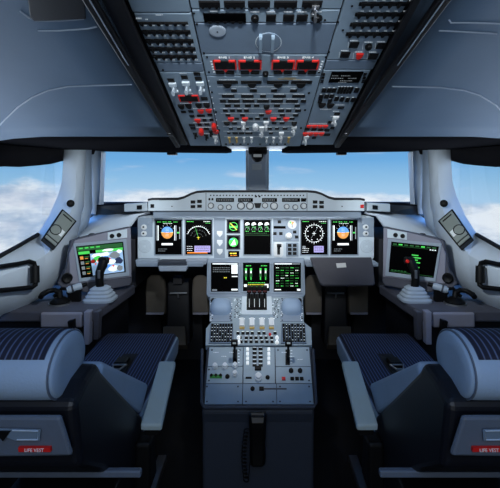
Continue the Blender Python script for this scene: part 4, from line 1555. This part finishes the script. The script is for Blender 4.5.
    # stand it on the console by a small cradle
    mid = (a0 + a1) / 2
    MB().box((mid.x - .03, mid.y - .012, zc), (mid.x + .03, mid.y + .012, mid.z - .008)).build('cradle', M['black'], hm, .003)
    # black window handle on the wall lining
    pts = [(-14, 270, 1.63), (2, 266.5, 1.74), (18, 264, 1.83), (29, 261.5, 1.885), (34, 263, 1.91), (35.5, 268, 1.91), (36, 280, 1.895), (35.5, 285, 1.885), (32, 287.4, 1.87), (16, 289, 1.79), (0, 290.5, 1.70), (-14, 292, 1.62)]
    p3 = [mx(P(*q_), -s) for q_ in pts]
    hd = thing('window_handle', 'black loop handle on the wall below the %s side window' % word, 'handle', p3[4], 'window handles')
    MB().tube(p3, .011, 10, 0, True).build('loop', M['black'], hd, 0, True)
    MB().tube([mx(P(34.8, 266, 1.90), -s), mx(P(35, 283, 1.885), -s)], .020, 12).build('grip', M['black'], hd, 0, True)
    # chart holder on the window post
    qd = [(62.5, 208.5), (77, 221), (55.5, 248), (43, 237.5)]
    pp = [P(62.5, 208.5, 2.10), P(77, 221, 2.12), P(55.5, 248, 2.0), P(43, 237.5, 1.98)]
    pp = [mx(p, -s) for p in pp]
    nrm = (pp[1] - pp[0]).cross(pp[3] - pp[0]).normalized()
    if nrm.dot(V((0, 0, 0)) - pp[0]) < 0:
        nrm = -nrm
    ch = thing('chart_holder', 'olive-grey metal chart holder on the %s window post' % word, 'chart holder', sum(pp, V()) / 4, 'chart holders')
    MB().prism(pp, nrm * -.05).build('case', M['black'], ch, .004)

    def bil(a, b_):
        return (pp[0] * (1 - a) + pp[1] * a) * (1 - b_) + (pp[3] * (1 - a) + pp[2] * a) * b_
    MB().prism([bil(.08, .05), bil(.92, .05), bil(.92, .86), bil(.08, .86)], nrm * .006).build('cover', M['olive'], ch, .003)
    MB().prism([bil(.08, .89), bil(.92, .89), bil(.92, .97), bil(.08, .97)], nrm * .008).build('bottom_bar', M['olive'], ch, .002)
    MB().prism([bil(.62, .50), bil(.86, .50), bil(.86, .68), bil(.62, .68)], nrm * .0075).build('label_plate', M['white'], ch)
    hx = (pp[1] - pp[0]).normalized()
    fm = Matrix.Identity(4)
    hy = nrm.cross(hx)
    cc = bil(.35, .62) + nrm * .006
    for i in range(3):
        fm[i][0], fm[i][1], fm[i][2], fm[i][3] = hx[i], hy[i], nrm[i], cc[i]
    MB().tube([fm @ V((.026 * math.cos(a), .026 * math.sin(a), .001)) for a in [math.pi * i / 10 for i in range(20)]], .0025, 6, 0, True).build('ring', M['black'], ch, 0, True)
    MB().prism([bil(.2, .12), bil(.8, .12), bil(.8, .15), bil(.2, .15)], nrm * .009).build('hinge', M['black'], ch)
    # small round knob on the post
    c = mx(P(70.5, 203.5, 2.15), -s)
    MB().lathe([(.0001, 0), (.02, 0), (.02, .006), (.012, .012), (.0001, .012)], Matrix.Translation(c) @ V((-s, -1.6, .25)).to_track_quat('Z', 'Y').to_matrix().to_4x4(), 16).build('light_knob', M['black'], ch, 0, True)

# ================================================================= SEATS
for s, word in ((-1, 'left'), (1, 'right')):
    other = 'right' if s < 0 else 'left'
    t = thing('pilot_seat', '%s pilot seat, pale blue headrest and navy pinstripe cushion, armrest towards the pedestal' % word, 'seat', (s * .55, 1.4, -H), 'pilot seats')
    xi, xo = -.345, -.755          # inner and outer sides (left-hand seat)

    def X(x):
        return -s * x

    def pr(prof, x0, x1, name, m, bev=.008, seg=3, par=None):
        b = MB()
        b.prism([V((X(x0), y, zz)) for y, zz in prof], (X(x1) - X(x0), 0, 0))
        return b.build(name, M[m], par or t, bev, False, 0, 0, seg)
    # headrest bolster
    cy, cz, ry, rz = .79, -.361, .078, .0605
    h0, h1 = -.376, -.724

    def sect(x, k, a0=0, a1=360, n=36):
        return [V((X(x), cy + ry * k * math.cos(math.radians(a0 + (a1 - a0) * i / n)), cz + rz * k * math.sin(math.radians(a0 + (a1 - a0) * i / n)))) for i in range(n)]
    b = MB()
    b.loft([sect(h0, .02), sect(h0, .5), sect(h0, .86), sect(h0 - .003, .93), sect(h0 - .009, .98), sect(h0 - .02, 1.0), sect(h1 + .02, 1.0), sect(h1 + .009, .97), sect(h1 + .003, .93), sect(h1, .86), sect(h1, .02)])
    hr = b.build('headrest', M['vinyl'], t, 0, True)
    b = MB()
    rows = []
    for x in (h0 - .018, h0 - .06, (h0 + h1) / 2, h1 + .06, h1 + .018):
        rows.append([V((X(x), cy + ry * 1.012 * math.cos(a), cz + rz * 1.012 * math.sin(a))) for a in [math.radians(-35 + 180 * i / 28) for i in range(29)]])
    b.grid(rows)
    b.build('headrest_cover', M['stripe'], hr, 0, True, .0016)
    MB().tube([p for p in sect(h0 - .007, .985)], .0022, 6, 0, True).build('piping', M['shell'], hr, 0, True)
    # backrest cushion (pale side) with a striped face
    pr([(.882, -.398), (1.262, -.642), (1.178, -.690), (.842, -.434)], xi, xo, 'backrest_cushion', 'vinyl', .014)
    pr([(.875, -.400), (1.25, -.632), (1.24, -.645), (.865, -.412)], xi - .045, xo + .045, 'backrest_face', 'stripe', .004)
    # shell
    pr([(.735, -.412), (.79, -.392), (.848, -.385), (.868, -.412), (1.178, -.692), (1.20, -.74), (1.165, -.815), (1.08, -.80), (.76, -.548)], xi + .002, xo - .002, 'backrest_shell', 'shelld', .014)
    b = MB()
    rp = [V((X(xi - .016), .727, -.424)), V((X(xo + .016), .727, -.424)), V((X(xo + .018), .744, -.512)), V((X(xi - .002), .744, -.506)), V((X(xi - .006), .738, -.48))]
    b.prism(rp, (0, -.012, 0))
    bk = b.build('back_panel', M['shell'], t, .006)
    # pull handle recess and label on the back panel
    b = MB()
    hx = -.435
    b.prism([V((X(hx - .045), .7165, -.444)), V((X(hx + .040), .7165, -.446)), V((X(hx + .036), .7205, -.469)), V((X(hx - .008), .7205, -.469)), V((X(hx - .03), .7185, -.458))], (0, -.002, 0))
    b.build('handle_recess', M['over2'], bk, .003)
    b = MB()
    tri = [V((X(hx - .043), .714, -.447)), V((X(hx - .012), .714, -.447)), V((X(hx - .028), .717, -.468))]
    b.prism(tri, (0, -.002, 0))
    b.build('pull_handle', M['black'], bk, .001)
    MB().tube([V((X(a_), .7135 + (-.446 - b_) * .2, b_)) for a_, b_ in ((hx - .01, -.447), (hx + .036, -.448), (hx + .033, -.466), (hx - .004, -.466))], .0012, 6).build('handle_edge', M['seam'], bk)
    lx = X(-.410)
    b = MB()
    b.prism([V((lx - .029, .7205, -.4825)), V((lx + .029, .7205, -.4825)), V((lx + .029, .7225, -.4915)), V((lx - .029, .7225, -.4915))], (0, .006, 0))
    lb = b.build('warning_label', M['redlab'], bk)
    lb['label'] = 'red label with white letters'
    fm = Matrix(((.0085, 0, 0, lx), (0, .2, -.0085, .7205), (0, .0085, 0, -.4872), (0, 0, 0, 1)))
    fm[1][1] = .0018
    text('label_lettering', 'LIFE VEST', fm, M['white'], lb)
    # pan cushion
    pr([(1.18, -.735), (1.84, -.716), (1.89, -.722), (1.905, -.755), (1.88, -.81), (1.18, -.82)], -.380, -.715, 'seat_cushion', 'stripe', .022, 4)
    pr([(1.20, -.748), (1.87, -.732), (1.898, -.76), (1.87, -.812), (1.20, -.82)], -.372, -.385, 'cushion_side', 'vinyl', .006)
    pr([(1.20, -.748), (1.70, -.742), (1.70, -.815), (1.20, -.82)], -.714, -.722, 'cushion_side', 'vinyl', .004)
    pr([(1.15, -.815), (1.82, -.812), (1.80, -.87), (1.18, -.88)], -.385, -.71, 'seat_pan', 'shelld', .01)
    # lap belt and buckle
    zb = -.724
    bl = pr([(1.50, zb - .003), (1.66, zb), (1.66, zb + .004), (1.50, zb + .001)], -.50, -.56, 'lap_belt', 'rubber', .001)
    b = MB()
    b.box((X(-.535) - .024, 1.545, zb), (X(-.535) + .024, 1.60, zb + .018))
    bu = b.build('buckle', M['black'], bl, .004)
    b = MB()
    pts = [V((X(-.535) + a, 1.515 + bb, zb + .010)) for a, bb in ((-.026, .03), (.026, .03), (.012, -.008), (-.012, -.008))]
    b.tube(pts, .004, 6, 0, True)
    b.build('buckle_tongue', M['steel'], bl, 0, True)
    # armrest
    b = MB()
    p0, p1 = V((X(-.302), 1.325, -.598)), V((X(-.302), 1.115, -.682))
    r = []
    for p, hw in ((p0, .027), (p1, .030)):
        r.append([p + V((-hw, 0, 0)), p + V((hw, 0, 0)), p + V((hw, .002, -.020)), p + V((-hw, .002, -.020))])
    b.loft(r)
    ar = b.build('armrest', M['arm'], t, .006, False, 0, 0, 3)
    MB().prism([p0 + V((-.022, -.02, -.026)), p0 + V((.022, -.02, -.026)), p1 + V((.022, .012, -.020)), p1 + V((-.022, .012, -.020))], (0, 0, -.02)).build('armrest_base', M['black'], ar, .004)
    pr([(1.10, -.725), (1.16, -.725), (1.18, -.86), (1.10, -.86)], -.30, -.345, 'armrest_bracket', 'black', .01)
    # base frame and pedestal
    pr([(.895, -.652), (.91, -.652), (.91, -.668), (.895, -.668)], -.268, -.72, 'frame_bar', 'shell', .004)
    pr([(1.0, -.86), (1.80, -.86), (1.80, -.90), (1.0, -.90)], -.40, -.70, 'base_frame', 'shelld', .01)
    pr([(1.15, -.89), (1.65, -.89), (1.72, -H + .02), (1.10, -H + .02)], -.45, -.65, 'base_column', 'shelld', .015)
    pr([(.95, -H), (1.85, -H), (1.85, -H + .03), (.95, -H + .03)], -.42, -.46, 'floor_rail', 'steel', .004)
    pr([(.95, -H), (1.85, -H), (1.85, -H + .03), (.95, -H + .03)], -.64, -.68, 'floor_rail', 'steel', .004)

# ================================================================= LIGHTS


def area(name, loc, target, sx, sy, power, col=(1, 1, 1)):
    l = bpy.data.lights.new(name, 'AREA')
    l.shape = 'RECTANGLE'
    l.size, l.size_y = sx, sy
    l.energy = power
    l.color = col
    o = bpy.data.objects.new(name, l)
    COL.objects.link(o)
    o.location = V(loc)
    o.rotation_euler = (V(target) - V(loc)).to_track_quat('-Z', 'Y').to_euler()
    return o


def spot(name, loc, target, power, ang, blend=.6, col=(1, 1, 1), r=.03):
    l = bpy.data.lights.new(name, 'SPOT')
    l.energy = power
    l.spot_size = math.radians(ang)
    l.spot_blend = blend
    l.color = col
    l.shadow_soft_size = r
    o = bpy.data.objects.new(name, l)
    COL.objects.link(o)
    o.location = V(loc)
    o.rotation_euler = (V(target) - V(loc)).to_track_quat('-Z', 'Y').to_euler()
    return o


COOL = (.86, .95, 1.0)
area('ceiling_fill_light', (0, -.55, .55), (0, 1.6, -.5), .9, .35, 7, COOL)  # unseen lamp behind the camera, added as soft general fill
area('rear_fill_light', (0, -.96, -.25), (0, 1.5, -.05), .9, 1.6, 6, COOL)  # added fill from the rear; the wall there has no opening
spot('glareshield_fill_spot', (0, -.2, .40), (0, 2.15, -.13), 85, 33, .6, (.92, .97, 1), .05)  # unseen spot added to brighten the glareshield face
area('glareshield_floodlight', (0, 2.11, -.215), (0, 2.215, -.40), .95, .02, .9, (.95, .98, 1))
spot('pedestal_spotlight', (0, 1.42, .13), (0, 1.84, -.68), 14, 44, .8, (.95, .98, 1))
for s in (-1, 1):
    spot('wall_fill_spot', (s * .305, 1.40, .10), (s * 1.05, 2.15, -.30), 22, 72, .8, COOL)  # pair of spots added to brighten the side walls and posts

# ================================================================= CAMERA
cam = bpy.data.cameras.new('camera')
co = bpy.data.objects.new('camera', cam)
COL.objects.link(co)
cam.sensor_width = 36
cam.lens = F / 500 * 36
cam.shift_y = -(244 - CY) / 500
cam.shift_x = -(CX - 250) / 500
cam.clip_start = .02
co.location = EYE
co.rotation_euler = (math.pi / 2, 0, 0)
SC.camera = co
for o in list(SC.objects):
    if o.parent is None:
        o.location.z += H
SC.view_settings.view_transform = 'Standard'
SC.view_settings.look = 'None'
SC.view_settings.gamma = 1
SC.view_settings.use_curve_mapping = False
SC.view_settings.exposure = 0.0
